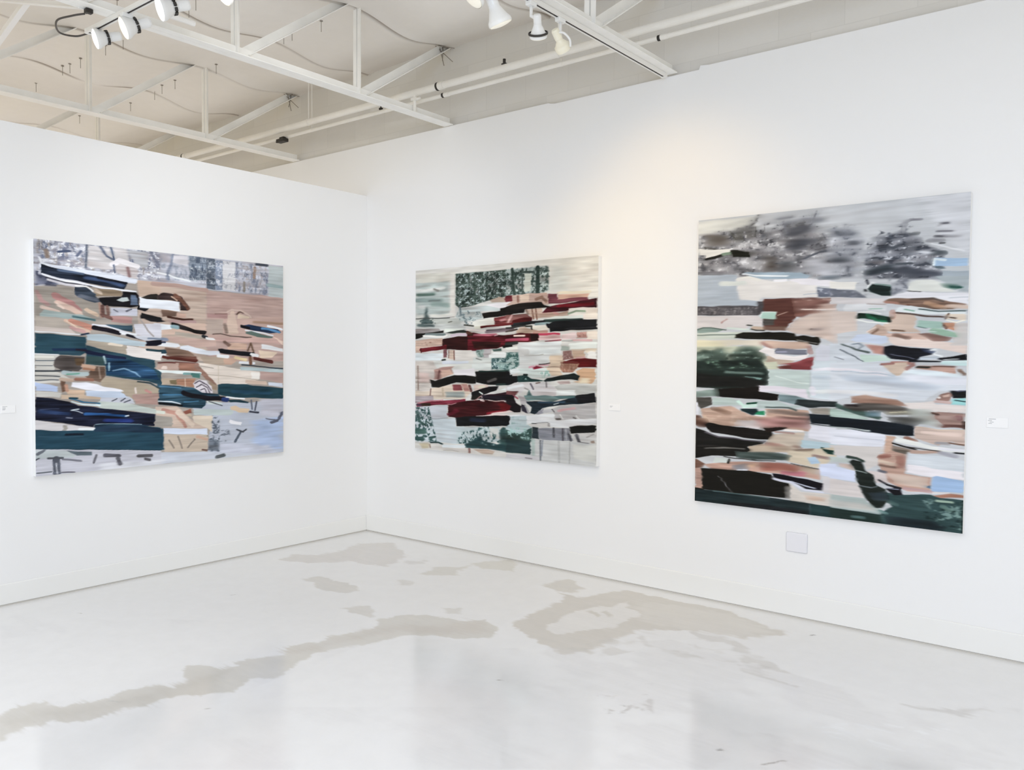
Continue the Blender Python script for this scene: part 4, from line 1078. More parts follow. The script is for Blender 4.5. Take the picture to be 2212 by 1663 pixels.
FLOOR_MARKS = """P d0cdc6 14 0|1751,3677 1732,3614 1722,3542 1769,3487 1850,3500 1872,3435 1940,3278 1910,3199 1962,3066 2056,3024 2042,2944 1868,2894 1855,2823 1933,2779 2006,2759 2055,2657 1966,2667 2029,2529 2103,2423 2005,2344 2067,2196 2055,2057 2146,1823 2028,1698 2092,1527 2261,1415 2445,1406 2523,1283 2703,1357 2770,1510 2652,1634 2490,1693 2348,1811 2333,1974 2253,2137 2203,2317 2289,2544 2335,2605 2241,2740 2321,2893 2261,2977 2154,3067 2153,3201 2106,3336 2092,3500 1996,3564 1981,3706 2066,3822 1769,3737
P c8c4bc 60 0|1815,3699 1788,3568 1825,3505 1923,3456 1991,3303 2019,3073 2051,2973 2031,2838 2065,2730 2111,2887 2103,3003 2104,3175 2053,3332 2044,3479 1944,3562 1934,3688
P c8c2ba 60 0|2070,2383 2122,2223 2141,1800 2210,1660 2398,1558 2530,1335 2693,1419 2599,1576 2290,1756 2181,2077 2146,2273
P d4d0cc 25 0|318,1190 256,992 429,896 442,622 366,406 543,197 979,428 1125,788 964,832 772,852 612,1084
P d2cfca 20 0|926,1429 951,1285 1126,1300 1331,1284 1450,1334 1425,1465 1239,1512 1062,1433
P d2cfca 20 0|1681,1687 1773,1546 1915,1615 1962,1695 1834,1713
P d4d1ca 20 0|1479,796 1419,538 1563,434 1598,341 1632,536 1721,633
P d6d3cb 25 0|1550,287 1719,-20 1957,279 1684,359
P d6d4d0 20 0|2180,1268 2259,1201 2330,1279 2284,1336
P d8d6d2 20 0|1478,1003 1562,948 1631,1015 1578,1076
P d6d4d2 30 0|1118,588 1210,451 1277,519 1194,637
S b9b6b2 7 3 0|510,2812 523,2801
S b0adaa 8 3 0|3201,1959 3210,1951
S b0adaa 7 3 0|2389,3054 2396,3049
S bdbab6 9 5 0|889,1973 908,1950
S c0bdb9 10 5 0|1978,3297 2029,3278
S c2bcb6 8 4 0|1934,3624 1944,3610
P cdc8c0 18 0|2699,1227 2686,1001 2671,623 2530,492 2712,519 2809,294 2878,162 3217,164 3622,153 3899,278 4069,354 3876,568 3758,561 3507,717 3359,841 3328,1077 3309,1337 3251,1454 2971,1376
P d5d1ca 60 0|3050,304 3642,199 3986,317 3876,568 3487,679 3272,689
P e0dedb 14 0|2901,1170 2858,917 2897,634 2990,556 3010,372 3072,519 3219,554 3216,677 3231,894 3127,1062 3026,1226
P cdc8c0 12 0|2928,735 2938,696 3053,754 3051,804
P cdc8c0 12 0|2996,678 3014,651 3109,707 3106,745
P d0ccc5 20 0|2365,443 2339,266 2416,200 2611,312 2638,438 2589,479 2495,485
M c4c0ba 120 .5 .52 .5|3200,1380 3359,841 3720,540 4385,992 4396,1059 4209,1061 3973,1094 3556,1083 3434,1369
M c9c6c2 90 .4 .52 .6|3772,655 4395,1022 4389,1102 4093,1077
P d2d0ce 30 0|4849,1000 5021,884 5165,781 5089,946 5014,945
M eef0f2 60 .3 .62 .5|4494,1515 5053,1053 5120,1410 4828,1651
S 8d8a88 8 3 0|4185,283 4196,275
S 8d8a88 7 3 0|4363,1940 4369,1935
S a8a5a2 7 3 0|3827,1813 3839,1817
S a8a5a2 6 3 0|4553,1942 4623,1881
M cbc8c6 50 1 .64 .8|3569,1708 3817,1502 3987,1811 3825,1945
M d3d1d1 300 .5 .5 .35|2924,1611 3584,863 4521,956 5273,682 5353,1340 3773,2642
M d8d7d8 350 .5 .5 .3|88,3087 2115,1849 2294,2007 2378,3047 3439,2169 3800,2617 2285,3866"""
def lattice_noise(x, y, sx, sy, seed):
    rng = np.random.default_rng(seed)
    g = rng.random((257, 257)).astype(np.float32)
    fx = x / sx + 31.7; fy = y / sy + 17.3
    ix = np.floor(fx).astype(np.int32); iy = np.floor(fy).astype(np.int32)
    tx = fx - ix; ty = fy - iy
    tx = tx * tx * (3 - 2 * tx); ty = ty * ty * (3 - 2 * ty)
    ix %= 256; iy %= 256
    a = g[iy, ix] * (1 - tx) + g[iy, ix + 1] * tx
    b = g[iy + 1, ix] * (1 - tx) + g[iy + 1, ix + 1] * tx
    return a * (1 - ty) + b * ty
def poly_distance(x, y, pts):
    d = np.full(x.shape, 1e9, np.float32); inside = np.zeros(x.shape, bool)
    n = len(pts)
    for i in range(n):
        ax, ay = pts[i]; bx, by = pts[(i + 1) % n]
        ex, ey = bx - ax, by - ay
        t = np.clip(((x - ax) * ex + (y - ay) * ey) / (ex * ex + ey * ey + 1e-9), 0, 1)
        d = np.minimum(d, (x - ax - t * ex) ** 2 + (y - ay - t * ey) ** 2)
        if ay != by:
            inside ^= ((ay > y) != (by > y)) & (x < ex * (y - ay) / ey + ax)
    d = np.sqrt(d)
    return np.where(inside, d, -d)
def line_distance(x, y, pts):
    d = np.full(x.shape, 1e9, np.float32)
    for (ax, ay), (bx, by) in zip(pts[:-1], pts[1:]):
        ex, ey = bx - ax, by - ay
        t = np.clip(((x - ax) * ex + (y - ay) * ey) / (ex * ex + ey * ey + 1e-9), 0, 1)
        d = np.minimum(d, (x - ax - t * ex) ** 2 + (y - ay - t * ey) ** 2)
    return np.sqrt(d)
def smear(img, weight, length, axis):
    """wet paint dragged along one axis: a mean over a window whose half length varies from point to point"""
    n = img.shape[axis]
    idx = np.arange(n).reshape((1, n) if axis else (n, 1))
    def window(a):
        c = np.cumsum(np.concatenate([np.zeros_like(np.take(a, [0], axis)), a], axis).astype(np.float64), axis)
        lo = np.clip(idx - length, 0, n); hi = np.clip(idx + length + 1, 0, n)
        return np.take_along_axis(c, np.broadcast_to(hi, length.shape), axis) - np.take_along_axis(c, np.broadcast_to(lo, length.shape), axis)
    w = window(weight)
    return np.stack([window(img[..., k] * weight) / w for k in range(3)], -1).astype(np.float32)
def paint(width, height, nx, ny, strokes, seed, wet, contrast=1., base=.8, shift=(0, 0), grain=1., rag_scale=1., tint=(1, 1, 1)):
    """lays the strokes of one picture on an nx by ny grid; returns colours (sRGB 0..1) and paint thickness"""
    xs = (np.arange(nx) + .5) / nx * width; ys = (np.arange(ny) + .5) / ny * height
    X, Y = np.meshgrid(xs.astype(np.float32), ys.astype(np.float32))
    px = max(width / nx, height / ny)
    rag = np.clip(lattice_noise(X, Y, 130, 60, seed + 7) * 2.4 - .9, 0, 1)
    wx = rag * (16 * (lattice_noise(X, Y, 120, 12, seed) - .5)) + 6 * (lattice_noise(X, Y, 40, 16, seed + 1) - .5)
    wy = 7 * (lattice_noise(X, Y, 80, 45, seed + 2) - .5)
    if rag_scale < 1:
        wx = wx * rag_scale + 34 * (lattice_noise(X, Y, 60, 60, seed + 8) - .5) + 16 * (lattice_noise(X, Y, 22, 22, seed + 9) - .5)
        wy = wy * rag_scale + 34 * (lattice_noise(X, Y, 60, 60, seed + 10) - .5) + 16 * (lattice_noise(X, Y, 22, 22, seed + 11) - .5)
    s1 = lattice_noise(X, Y, 190, 5.5, seed + 3) - .5
    s2 = lattice_noise(X, Y, 90, 14, seed + 4) - .5
    s3 = lattice_noise(X, Y, 150, 45, seed + 5) - .5
    umber = np.clip(lattice_noise(X, Y, 260, 16, seed + 12) * 2.2 - 1.05, 0, 1) * lattice_noise(X, Y, 200, 60, seed + 13)
    streaks = s1 * .9 + s2 * 1.0 + s3 * .9
    img = np.full((ny, nx, 3), base, np.float32) * np.array(tint, np.float32); relief = np.zeros((ny, nx), np.float32); loose = np.zeros((ny, nx), np.float32)
    for k, ln in enumerate(strokes.strip().split('\n')):
        head, pt = ln.split('|'); h = head.split()
        pts = [tuple(float(q) + d for q, d in zip(w.split(','), shift)) for w in pt.split()]
        col = np.array([int(h[1][i:i + 2], 16) / 255 for i in (0, 2, 4)], np.float32)
        if col[0] > col[1] >= col[2] - .03 and col[0] - col[2] > .15 and col[0] > .43: col = (col + (col @ np.array([.3, .59, .11], np.float32) - col) * .22) * .97
        a = np.array(pts); soft = px * 1.3; g = 1.
        if h[0] == 'P':
            soft = max(float(h[2]) * .8, soft); g = 1 + 2.2 * min(1, max(0, (soft - 4) / 8)); amp = float(h[3]); thick = .5
        elif h[0] == 'S':
            soft = max(float(h[3]) * .8, soft); g = 1 + 1. * min(1, max(0, (soft - 4) / 8)); amp = float(h[4]); thick = .8
        else:
            amp = .15; thick = .2
        pad = 30 + soft * g + (float(h[2]) / 2 if h[0] == 'S' else 0)
        i0 = max(0, int((a[:, 0].min() - pad) / width * nx)); i1 = min(nx, int((a[:, 0].max() + pad) / width * nx) + 2)
        j0 = max(0, int((a[:, 1].min() - pad) / height * ny)); j1 = min(ny, int((a[:, 1].max() + pad) / height * ny) + 2)
        if i1 <= i0 or j1 <= j0: continue
        sl = (slice(j0, j1), slice(i0, i1))
        x = X[sl]; y = Y[sl]; ly = y + wy[sl]
        lx = x + wx[sl] * (.25 if h[0] == 'S' and np.ptp(a[:, 1]) > np.ptp(a[:, 0]) else 1)
        lim = min(1, soft / 4)
        if h[0] == 'P':
            sq = [(p / g, q) for p, q in pts]
            alpha = np.clip(.5 + (poly_distance(lx / g, ly, sq) + lim * soft * .5 * streaks[sl]) / soft, 0, 1)
        elif h[0] == 'S':
            w = float(h[2]) / 2 * (1 + .3 * s2[sl] + .2 * s3[sl])
            sq = [(p / g, q) for p, q in pts]
            alpha = np.clip(.5 + (w - line_distance(lx / g, ly, sq) * (1 if abs(a[-1, 0] - a[0, 0]) > abs(a[-1, 1] - a[0, 1]) else g)) / soft, 0, 1)
        else:
            sc = float(h[2]); asp = float(h[3]) ** .5; thr = float(h[4])
            n = sum(f * lattice_noise(lx, ly, sc * z / asp, sc * z * asp, seed + 50 + 7 * k + q) for q, (f, z) in enumerate(((.5, 1.25), (.3, .6), (.2, .3))))
            cover = np.clip((n - thr + .04) / .16, 0, 1) if h[0] == 'M' else np.clip((thr - np.abs(n - .5)) / (thr * .7), 0, 1)
            alpha = cover * float(h[5]) * np.clip(.5 + poly_distance(x, y, pts) / 18, 0, 1)
        alpha = alpha * alpha * (3 - 2 * alpha)
        st = streaks[sl][..., None] * grain * (amp * 1.15 + .03 + (.045 if soft > 4 else 0))
        c = np.clip(col + st * (.55 * col + .13), 0, 1)
        if 4 < soft < 20 and h[0] == 'P': c = c * (1 - umber[sl][..., None] * np.array([.30, .36, .38], np.float32) * min(1, amp * 8))
        img[sl] = img[sl] * (1 - alpha[..., None]) + c * alpha[..., None]
        relief[sl] = relief[sl] * (1 - alpha) + alpha * (thick + .6 * streaks[sl])
        lz = 2.2 if h[0] in 'MR' else 7. if soft > 20 else min(22., max(0., soft - 2.6) * 3.4)
        loose[sl] = loose[sl] * (1 - alpha) + alpha * lz
    weight = np.clip(.06 + loose / 8, 0, 1).astype(np.float64)
    ln = loose * wet * (.35 + 1.3 * lattice_noise(X, Y, 160, 10, seed + 6)) / px
    for _ in range(2):
        img = smear(img, weight, np.round(ln).astype(np.int64), 1)
        img = smear(img, weight, np.round(ln * .14).astype(np.int64), 0)
    return np.clip(img, 0, 1) ** contrast, relief

# ---------------------------------------------------------------- helpers
scene = bpy.context.scene
COL = scene.collection
def to_linear(c):
    c = np.asarray(c, np.float64)
    return np.where(c <= .04045, c / 12.92, ((c + .055) / 1.055) ** 2.4)
def srgb(hx):
    return tuple(float(q) for q in to_linear([int(hx[i:i + 2], 16) / 255 for i in (0, 2, 4)])) + (1.,)
def material(name, color, rough=.5, metallic=0., spec=.5, noise=0., nscale=8., bump=0., bscale=120., emit=None, estr=0., stain=None):
    m = bpy.data.materials.new(name); m.use_nodes = True
    nt = m.node_tree; b = nt.nodes['Principled BSDF']
    b.inputs['Base Color'].default_value = color; b.inputs['Roughness'].default_value = rough
    b.inputs['Metallic'].default_value = metallic; b.inputs['Specular IOR Level'].default_value = spec
    co = nt.nodes.new('ShaderNodeTexCoord')
    if noise:
        n = nt.nodes.new('ShaderNodeTexNoise'); n.inputs['Scale'].default_value = nscale; n.inputs['Detail'].default_value = 5
        r = nt.nodes.new('ShaderNodeValToRGB')
        r.color_ramp.elements[0].position = .35; r.color_ramp.elements[1].position = .65
        lo = stain or tuple(c * (1 - noise) for c in color[:3]) + (1,)
        r.color_ramp.elements[0].color = lo; r.color_ramp.elements[1].color = color
        nt.links.new(co.outputs['Object'], n.inputs['Vector']); nt.links.new(n.outputs['Fac'], r.inputs['Fac'])
        nt.links.new(r.outputs['Color'], b.inputs['Base Color'])
    if bump:
        n2 = nt.nodes.new('ShaderNodeTexNoise'); n2.inputs['Scale'].default_value = bscale; n2.inputs['Detail'].default_value = 3
        bp = nt.nodes.new('ShaderNodeBump'); bp.inputs['Strength'].default_value = bump; bp.inputs['Distance'].default_value = .004
        nt.links.new(co.outputs['Object'], n2.inputs['Vector']); nt.links.new(n2.outputs['Fac'], bp.inputs['Height'])
        nt.links.new(bp.outputs['Normal'], b.inputs['Normal'])
    if emit:
        b.inputs['Emission Color'].default_value = emit; b.inputs['Emission Strength'].default_value = estr
    return m
def attribute_material(name, rough, spec, mottle=0., bump=0., bscale=60., coat=0., rough_var=0.):
    m = bpy.data.materials.new(name); m.use_nodes = True
    nt = m.node_tree; b = nt.nodes['Principled BSDF']
    at = nt.nodes.new('ShaderNodeAttribute'); at.attribute_name = 'paint'
    b.inputs['Roughness'].default_value = rough; b.inputs['Specular IOR Level'].default_value = spec
    b.inputs['Coat Weight'].default_value = coat; b.inputs['Coat Roughness'].default_value = .12
    src = at.outputs['Color']; co = nt.nodes.new('ShaderNodeTexCoord')
    if mottle:
        n = nt.nodes.new('ShaderNodeTexNoise'); n.inputs['Scale'].default_value = 9; n.inputs['Detail'].default_value = 8; n.inputs['Roughness'].default_value = .65
        mr = nt.nodes.new('ShaderNodeMapRange'); mr.inputs['From Min'].default_value = .3; mr.inputs['From Max'].default_value = .7
        mr.inputs['To Min'].default_value = 1 - mottle; mr.inputs['To Max'].default_value = 1
        mx = nt.nodes.new('ShaderNodeMix'); mx.data_type = 'RGBA'; mx.blend_type = 'MULTIPLY'; mx.inputs['Factor'].default_value = 1
        nt.links.new(co.outputs['Object'], n.inputs['Vector']); nt.links.new(n.outputs['Fac'], mr.inputs['Value'])
        nt.links.new(src, mx.inputs['A']); nt.links.new(mr.outputs['Result'], mx.inputs['B']); src = mx.outputs['Result']
    nt.links.new(src, b.inputs['Base Color'])
    if rough_var:
        n3 = nt.nodes.new('ShaderNodeTexNoise'); n3.inputs['Scale'].default_value = 2.5; n3.inputs['Detail'].default_value = 6
        m3 = nt.nodes.new('ShaderNodeMapRange'); m3.inputs['To Min'].default_value = rough - rough_var; m3.inputs['To Max'].default_value = rough + rough_var
        nt.links.new(co.outputs['Object'], n3.inputs['Vector']); nt.links.new(n3.outputs['Fac'], m3.inputs['Value']); nt.links.new(m3.outputs['Result'], b.inputs['Roughness'])
    if bump:
        n2 = nt.nodes.new('ShaderNodeTexNoise'); n2.inputs['Scale'].default_value = bscale; n2.inputs['Detail'].default_value = 4
        bp = nt.nodes.new('ShaderNodeBump'); bp.inputs['Strength'].default_value = bump; bp.inputs['Distance'].default_value = .003
        nt.links.new(co.outputs['Object'], n2.inputs['Vector']); nt.links.new(n2.outputs['Fac'], bp.inputs['Height'])
        nt.links.new(bp.outputs['Normal'], b.inputs['Normal'])
    return m
def link(name, me, mat, parent=None, loc=None):
    o = bpy.data.objects.new(name, me); COL.objects.link(o)
    if mat: me.materials.append(mat)
    if parent: o.parent = parent
    if loc is not None: o.location = loc
    return o
def from_bm(name, bm, mat, parent=None, loc=None, smooth=False):
    bmesh.ops.recalc_face_normals(bm, faces=bm.faces)
    me = bpy.data.meshes.new(name); bm.to_mesh(me); bm.free()
    if smooth:
        for p in me.polygons: p.use_smooth = True
    return link(name, me, mat, parent, loc)
def thing(name, label, cat, loc=(0, 0, 0), group=None):
    o = bpy.data.objects.new(name, None); COL.objects.link(o); o.location = loc; o.empty_display_size = .1
    return tag(o, label, cat, group)
def tag(o, label, cat, group=None):
    o['label'] = label; o['category'] = cat
    if group: o['group'] = group
    return o
def struct(o):
    o['kind'] = 'structure'; return o
def box(bm, lo, hi, bevel=0.):
    r = bmesh.ops.create_cube(bm, size=1)
    vs = r['verts']
    for v in vs:
        v.co = Vector([lo[i] + (v.co[i] + .5) * (hi[i] - lo[i]) for i in range(3)])
    if bevel:
        es = list({e for v in vs for e in v.link_edges})
        bmesh.ops.bevel(bm, geom=es, offset=bevel, segments=2, affect='EDGES', profile=.5)
    return vs
def frame(axis, up=(0, 0, 1)):
    w = Vector(axis).normalized(); u = Vector(up).cross(w)
    if u.length < 1e-4: u = Vector((1, 0, 0))
    u.normalize(); return Matrix((u, w.cross(u), w)).transposed()
def bar(bm, a, b, profile, up=(0, 0, 1)):
    """a straight length of rolled section: the closed profile (u, v) swept from a to b"""
    a, b = Vector(a), Vector(b); F = frame(b - a, up)
    ra = [bm.verts.new(a + F @ Vector((u, v, 0))) for u, v in profile]
    rb = [bm.verts.new(b + F @ Vector((u, v, 0))) for u, v in profile]
    n = len(profile)
    for i in range(n): bm.faces.new((ra[i], ra[(i + 1) % n], rb[(i + 1) % n], rb[i]))
    bm.faces.new(ra[::-1]); bm.faces.new(rb)
def angle(w, t, sx=1, sy=1, ox=0., oy=0.):
    p = [(0, 0), (w, 0), (w, t), (t, t), (t, w), (0, w)]
    return [(ox + sx * x, oy + sy * y) for x, y in p]
def circle(r, n=20, ox=0., oy=0.):
    return [(ox + r * math.cos(2 * math.pi * i / n), oy + r * math.sin(2 * math.pi * i / n)) for i in range(n)]
def lathe(bm, profile, n=28, M=Matrix.Identity(4), caps=True):
    rings = []
    for r, z in profile:
        rings.append([bm.verts.new(M @ Vector((r * math.cos(2 * math.pi * i / n), r * math.sin(2 * math.pi * i / n), z))) for i in range(n)])
    for A, B in zip(rings[:-1], rings[1:]):
        for i in range(n): bm.faces.new((A[i], A[(i + 1) % n], B[(i + 1) % n], B[i]))
    if caps:
        bm.faces.new(rings[0][::-1]); bm.faces.new(rings[-1])
def tube(bm, pts, r, n=10):
    pts = [Vector(p) for p in pts]; rings = []
    for i, p in enumerate(pts):
        d = pts[min(i + 1, len(pts) - 1)] - pts[max(i - 1, 0)]
        F = frame(d, (.3, .2, 1) if abs(d.normalized().z) < .95 else (1, 0, 0))
        rings.append([bm.verts.new(p + F @ Vector((r * math.cos(2 * math.pi * k / n), r * math.sin(2 * math.pi * k / n), 0))) for k in range(n)])
    for A, B in zip(rings[:-1], rings[1:]):
        for k in range(n): bm.faces.new((A[k], A[(k + 1) % n], B[(k + 1) % n], B[k]))
    bm.faces.new(rings[0][::-1]); bm.faces.new(rings[-1])
def spline(pts, n=8):
    pts = [Vector(p) for p in pts]; out = []
    for i in range(len(pts) - 1):
        p0, p1, p2, p3 = pts[max(i - 1, 0)], pts[i], pts[i + 1], pts[min(i + 2, len(pts) - 1)]
        for k in range(n):
            t = k / n
            out.append(.5 * ((2 * p1) + (p2 - p0) * t + (2 * p0 - 5 * p1 + 4 * p2 - p3) * t * t + (3 * p1 - p0 - 3 * p2 + p3) * t ** 3))
    out.append(pts[-1]); return out
def grid_mesh(name, P, colors=None):
    """a sheet of quads from an array of points [rows, columns, 3], with point colours"""
    ny, nx = P.shape[:2]
    me = bpy.data.meshes.new(name)
    idx = np.arange(nx * ny).reshape(ny, nx)
    q = np.stack([idx[:-1, :-1], idx[:-1, 1:], idx[1:, 1:], idx[1:, :-1]], -1).reshape(-1, 4)
    me.vertices.add(nx * ny); me.vertices.foreach_set('co', P.reshape(-1).astype(np.float32))
    me.loops.add(q.size); me.loops.foreach_set('vertex_index', q.reshape(-1).astype(np.int32))
    me.polygons.add(len(q)); me.polygons.foreach_set('loop_start', np.arange(0, q.size, 4, dtype=np.int32))
    me.polygons.foreach_set('use_smooth', np.ones(len(q), bool))
    me.update(calc_edges=True)
    if colors is not None:
        at = me.color_attributes.new('paint', 'FLOAT_COLOR', 'POINT')
        c = np.ones((nx * ny, 4), np.float32); c[:, :3] = to_linear(colors.reshape(-1, 3))
        at.data.foreach_set('color', c.reshape(-1))
    return me
# ---------------------------------------------------------------- materials
wall_paint = material('white_wall_paint', srgb('f1f1f1'), .62, spec=.3, bump=.06, bscale=260)
baseboard_paint = material('baseboard_paint', srgb('f0f0ee'), .42, spec=.4)
caulk = material('grey_floor_joint', srgb('c9c6c0'), .7)
floor_paint = attribute_material('worn_white_concrete', .13, .95, mottle=.04, bump=.05, bscale=9, rough_var=.04)
ceiling_mat = attribute_material('painted_insulation', .8, .15, mottle=.03, bump=.25, bscale=18)
block_mat = material('painted_block', srgb('dedbd5'), .8, spec=.15, noise=.08, nscale=2.2, bump=.2, bscale=60)
steel_paint = material('white_painted_steel', srgb('f8f7f3'), .5, spec=.4, noise=.06, nscale=7, bump=.1, bscale=40)
bridging_paint = material('bright_white_painted_steel', srgb('f6f5f3'), .45, spec=.4)
pipe_paint = material('white_painted_pipe', srgb('efece5'), .45, spec=.4, noise=.06, nscale=5)
dark_metal = material('dark_metal', srgb('2b2724'), .5, spec=.4)
pin_metal = material('insulation_pin_wire', srgb('8d857b'), .5)
track_white = material('track_white', srgb('efede8'), .4)
slot_dark = material('track_slot', srgb('2a2320'), .6)
lamp_white = material('lamp_white_enamel', srgb('f2f2f0'), .3, spec=.5)
lamp_cream = material('lamp_cream_enamel', srgb('f7f1dc'), .35, spec=.5)
lamp_fin = material('lamp_dark_fins', srgb('33302d'), .5)
lens_white = material('lit_lens_white', srgb('ffffff'), .3, emit=(1, 1, 1, 1), estr=1.6)
lens_warm = material('lit_lens_warm', srgb('fff8e6'), .3, emit=(1, .93, .72, 1), estr=1.15)
lens_dim = material('dim_lens_cream', srgb('f4f0e2'), .35, emit=(1, .95, .84, 1), estr=.25)
cable_dark = material('dark_cable', srgb('4a4440'), .5)
card_white = material('white_card', srgb('f6f6f6'), .6)
ink_grey = material('grey_print', srgb('b9babd'), .7)
plate_white = material('white_plastic', srgb('e9e9ee'), .4)
canvas_edge = material('primed_canvas_edge', srgb('f1f2f3'), .7, bump=.15, bscale=900)
canvas_paint = attribute_material('oil_paint', .5, .14)
# ---------------------------------------------------------------- room
CEIL = 4.185
fx = np.concatenate([[-10, -6, -3, -1], np.linspace(-.15, 5.65, 726), [7, 9, 12]])
fy = np.concatenate([[1.2], np.linspace(.02, -4.2, 528), [-5, -6.5, -9, -13]])
fi, _ = paint(5800, 4220, 725, 527, FLOOR_MARKS, 900, 0., base=.905, shift=(150, 20), grain=.25, rag_scale=.25, tint=(1.0, 1.0, 1.0))
full = np.empty((len(fy), len(fx), 3)); full[:] = fi[0, 0]
full[:, :] = np.array((1.0, 1.0, 1.0)) * .905
full[1:528, 4:729] = fi
FX, FY = np.meshgrid(fx, fy)
floor = struct(link('floor', grid_mesh('floor', np.stack([FX, FY, np.zeros_like(FX)], -1)[::-1], full[::-1]), floor_paint))
bm = bmesh.new()
prof = [(-10, 0), (12, 0), (12, 3.54), (3.345, 3.54), (3.285, 3.548), (3.275, 3.522), (2.1, 3.517), (2.06, 3.524), (2.04, 3.532), (-.6, 3.53), (-10, 3.53)]
fr = [bm.verts.new((x, 0, z)) for x, z in prof]; bk = [bm.verts.new((x, .025, z)) for x, z in prof]
bm.faces.new(fr); bm.faces.new(bk[::-1])
for i in range(len(prof)): bm.faces.new((fr[i], fr[(i + 1) % len(prof)], bk[(i + 1) % len(prof)], bk[i]))
struct(from_bm('wall_right', bm, wall_paint))
bm = bmesh.new(); box(bm, (-10, .027, -.02), (12, .25, 4.6)); up = struct(from_bm('wall_upper', bm, block_mat))
nt = block_mat.node_tree; b = nt.nodes['Principled BSDF']                      # mortar courses of the block wall
tc = nt.nodes.new('ShaderNodeTexCoord'); sp = nt.nodes.new('ShaderNodeSeparateXYZ'); cb = nt.nodes.new('ShaderNodeCombineXYZ')
br = nt.nodes.new('ShaderNodeTexBrick'); br.inputs['Scale'].default_value = 1; br.inputs['Brick Width'].default_value = .4; br.inputs['Row Height'].default_value = .2
br.inputs['Mortar Size'].default_value = .003; br.inputs['Mortar Smooth'].default_value = .3
br.inputs['Color1'].default_value = srgb('dedbd5'); br.inputs['Color2'].default_value = srgb('d9d6d0'); br.inputs['Mortar'].default_value = srgb('d6d3cd')
nt.links.new(tc.outputs['Object'], sp.inputs[0]); nt.links.new(sp.outputs['X'], cb.inputs['X']); nt.links.new(sp.outputs['Z'], cb.inputs['Y'])
nt.links.new(cb.outputs[0], br.inputs['Vector']); nt.links.new(br.outputs['Color'], b.inputs['Base Color'])
bm = bmesh.new(); box(bm, (-.12, -9, 0), (0, -.0005, 3.07)); struct(from_bm('wall_left', bm, wall_paint))
for name, lo, hi in (('trim_1', (.0005, -.0125, 0), (12, -.0005, .0082)), ('trim_2', (.0005, -9, 0), (.0125, -.013, .0082))):
    bm = bmesh.new(); box(bm, lo, hi); struct(from_bm(name, bm, caulk))
bm = bmesh.new(); box(bm, (.0005, -.012, .0085), (12, -.0005, .155), .005); struct(from_bm('baseboard_right', bm, baseboard_paint))
bm = bmesh.new(); box(bm, (.0005, -9, .0085), (.012, -.0125, .14), .005); struct(from_bm('baseboard_left', bm, baseboard_paint))
# ceiling: insulation blanket sagging between the purlins, tucked at the seams
seams = [s * 1.027 - .0125 for s in range(-9, 12)]
xs = sorted(set([round(q, 3) for q in np.arange(-10, 12.01, .12)] + [round(s + d, 3) for s in seams for d in (-.05, -.02, -.008, 0, .008, .02, .05)]))
ys = np.concatenate([[.03, .0], np.arange(-.06, -13, -.06)])
CX, CY = np.meshgrid(np.array(xs), ys)
sag = .07 * np.sin(np.pi * np.clip(-CY, 0, None) / 1.02) ** 2 * (.7 + .6 * lattice_noise(CX.astype(np.float32), CY.astype(np.float32), 1.1, 1.02, 5))
dist = np.min(np.abs(CX[..., None] - np.array(seams)), -1)
tuck = .035 * np.exp(-(dist / .011) ** 2) * lattice_noise(CX.astype(np.float32), CY.astype(np.float32), .8, .5, 8) - .02 * np.exp(-(dist / .06) ** 2)
wob = .02 * (lattice_noise(CX.astype(np.float32), CY.astype(np.float32), .5, .45, 6) - .5)
CZ = CEIL - sag + tuck + wob
shade_and_stains = .42 * np.exp(-(dist / .014) ** 2) * np.clip(lattice_noise(CX.astype(np.float32), CY.astype(np.float32), .5, .35, 18) * 1.6 - .25, 0, 1)  # shade of the seam creases, deepened in the ceiling colour
shade_and_stains += .08 * np.exp(-(CY / .10) ** 2) + .10 * np.clip(lattice_noise(CX.astype(np.float32), CY.astype(np.float32), .9, .6, 19) - .66, 0, 1) * 1.2  # plus a darker band along the wall and random stains
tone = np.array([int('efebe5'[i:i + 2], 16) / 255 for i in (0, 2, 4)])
CC = tone * (1 - shade_and_stains[..., None] * np.array([.9, 1., 1.1]))
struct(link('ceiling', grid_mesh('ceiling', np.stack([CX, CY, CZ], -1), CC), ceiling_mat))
# ---------------------------------------------------------------- roof trusses
CHORD = 3.533
def truss(x, label, near):
    t = thing('roof_truss', label, 'roof truss', (x, 0, CHORD), 'white steel roof trusses')
    y0, y1 = near, -.004
    for s in (-1, 1):
        bm = bmesh.new()
        bar(bm, (0, y0, 0), (0, y1, 0), [(s * q, w) for q, w in ((.0005, 0), (.050, 0), (.052, .004), (.050, .007), (.030, .0085), (.028, .014), (.012, .016), (.012, .060), (.0005, .060))])
        from_bm('bottom_chord', bm, steel_paint, t)
    k = 0; y = -.98
    while y > near:
        bm = bmesh.new()
        bar(bm, (0, y, .004), (0, y, .72), angle(.034, .005, 1, 1, .003, -.017), (0, 1, 0))
        bar(bm, (0, y, .004), (0, y, .72), angle(.034, .005, -1, 1, -.007, -.017), (0, 1, 0))
        from_bm('post', bm, steel_paint, t)
        y -= 1.02
    y = .0
    while y > near + .9:
        foot = y - .93 if y == 0 else y - .96
        head = min(y - .12, -.09) if y < 0 else -.02
        bm = bmesh.new()
        bar(bm, (0, foot, .045), (0, head, .66), angle(.058, .006, 1, 1, -.03, -.03), (1, 0, 0))
        from_bm('diagonal_brace', bm, steel_paint, t)
        y -= 1.02 if y < 0 else .98
    return t
tr_a = truss(3.068, 'white steel roof truss carrying the light track, nearest the large portrait picture', -7.2)
tr_b = truss(1.015, 'white steel roof truss above the gap between left partition and middle picture', -7.2)
tr_c = truss(-1.04, 'white steel roof truss just behind the top of the left partition wall', -7.2)
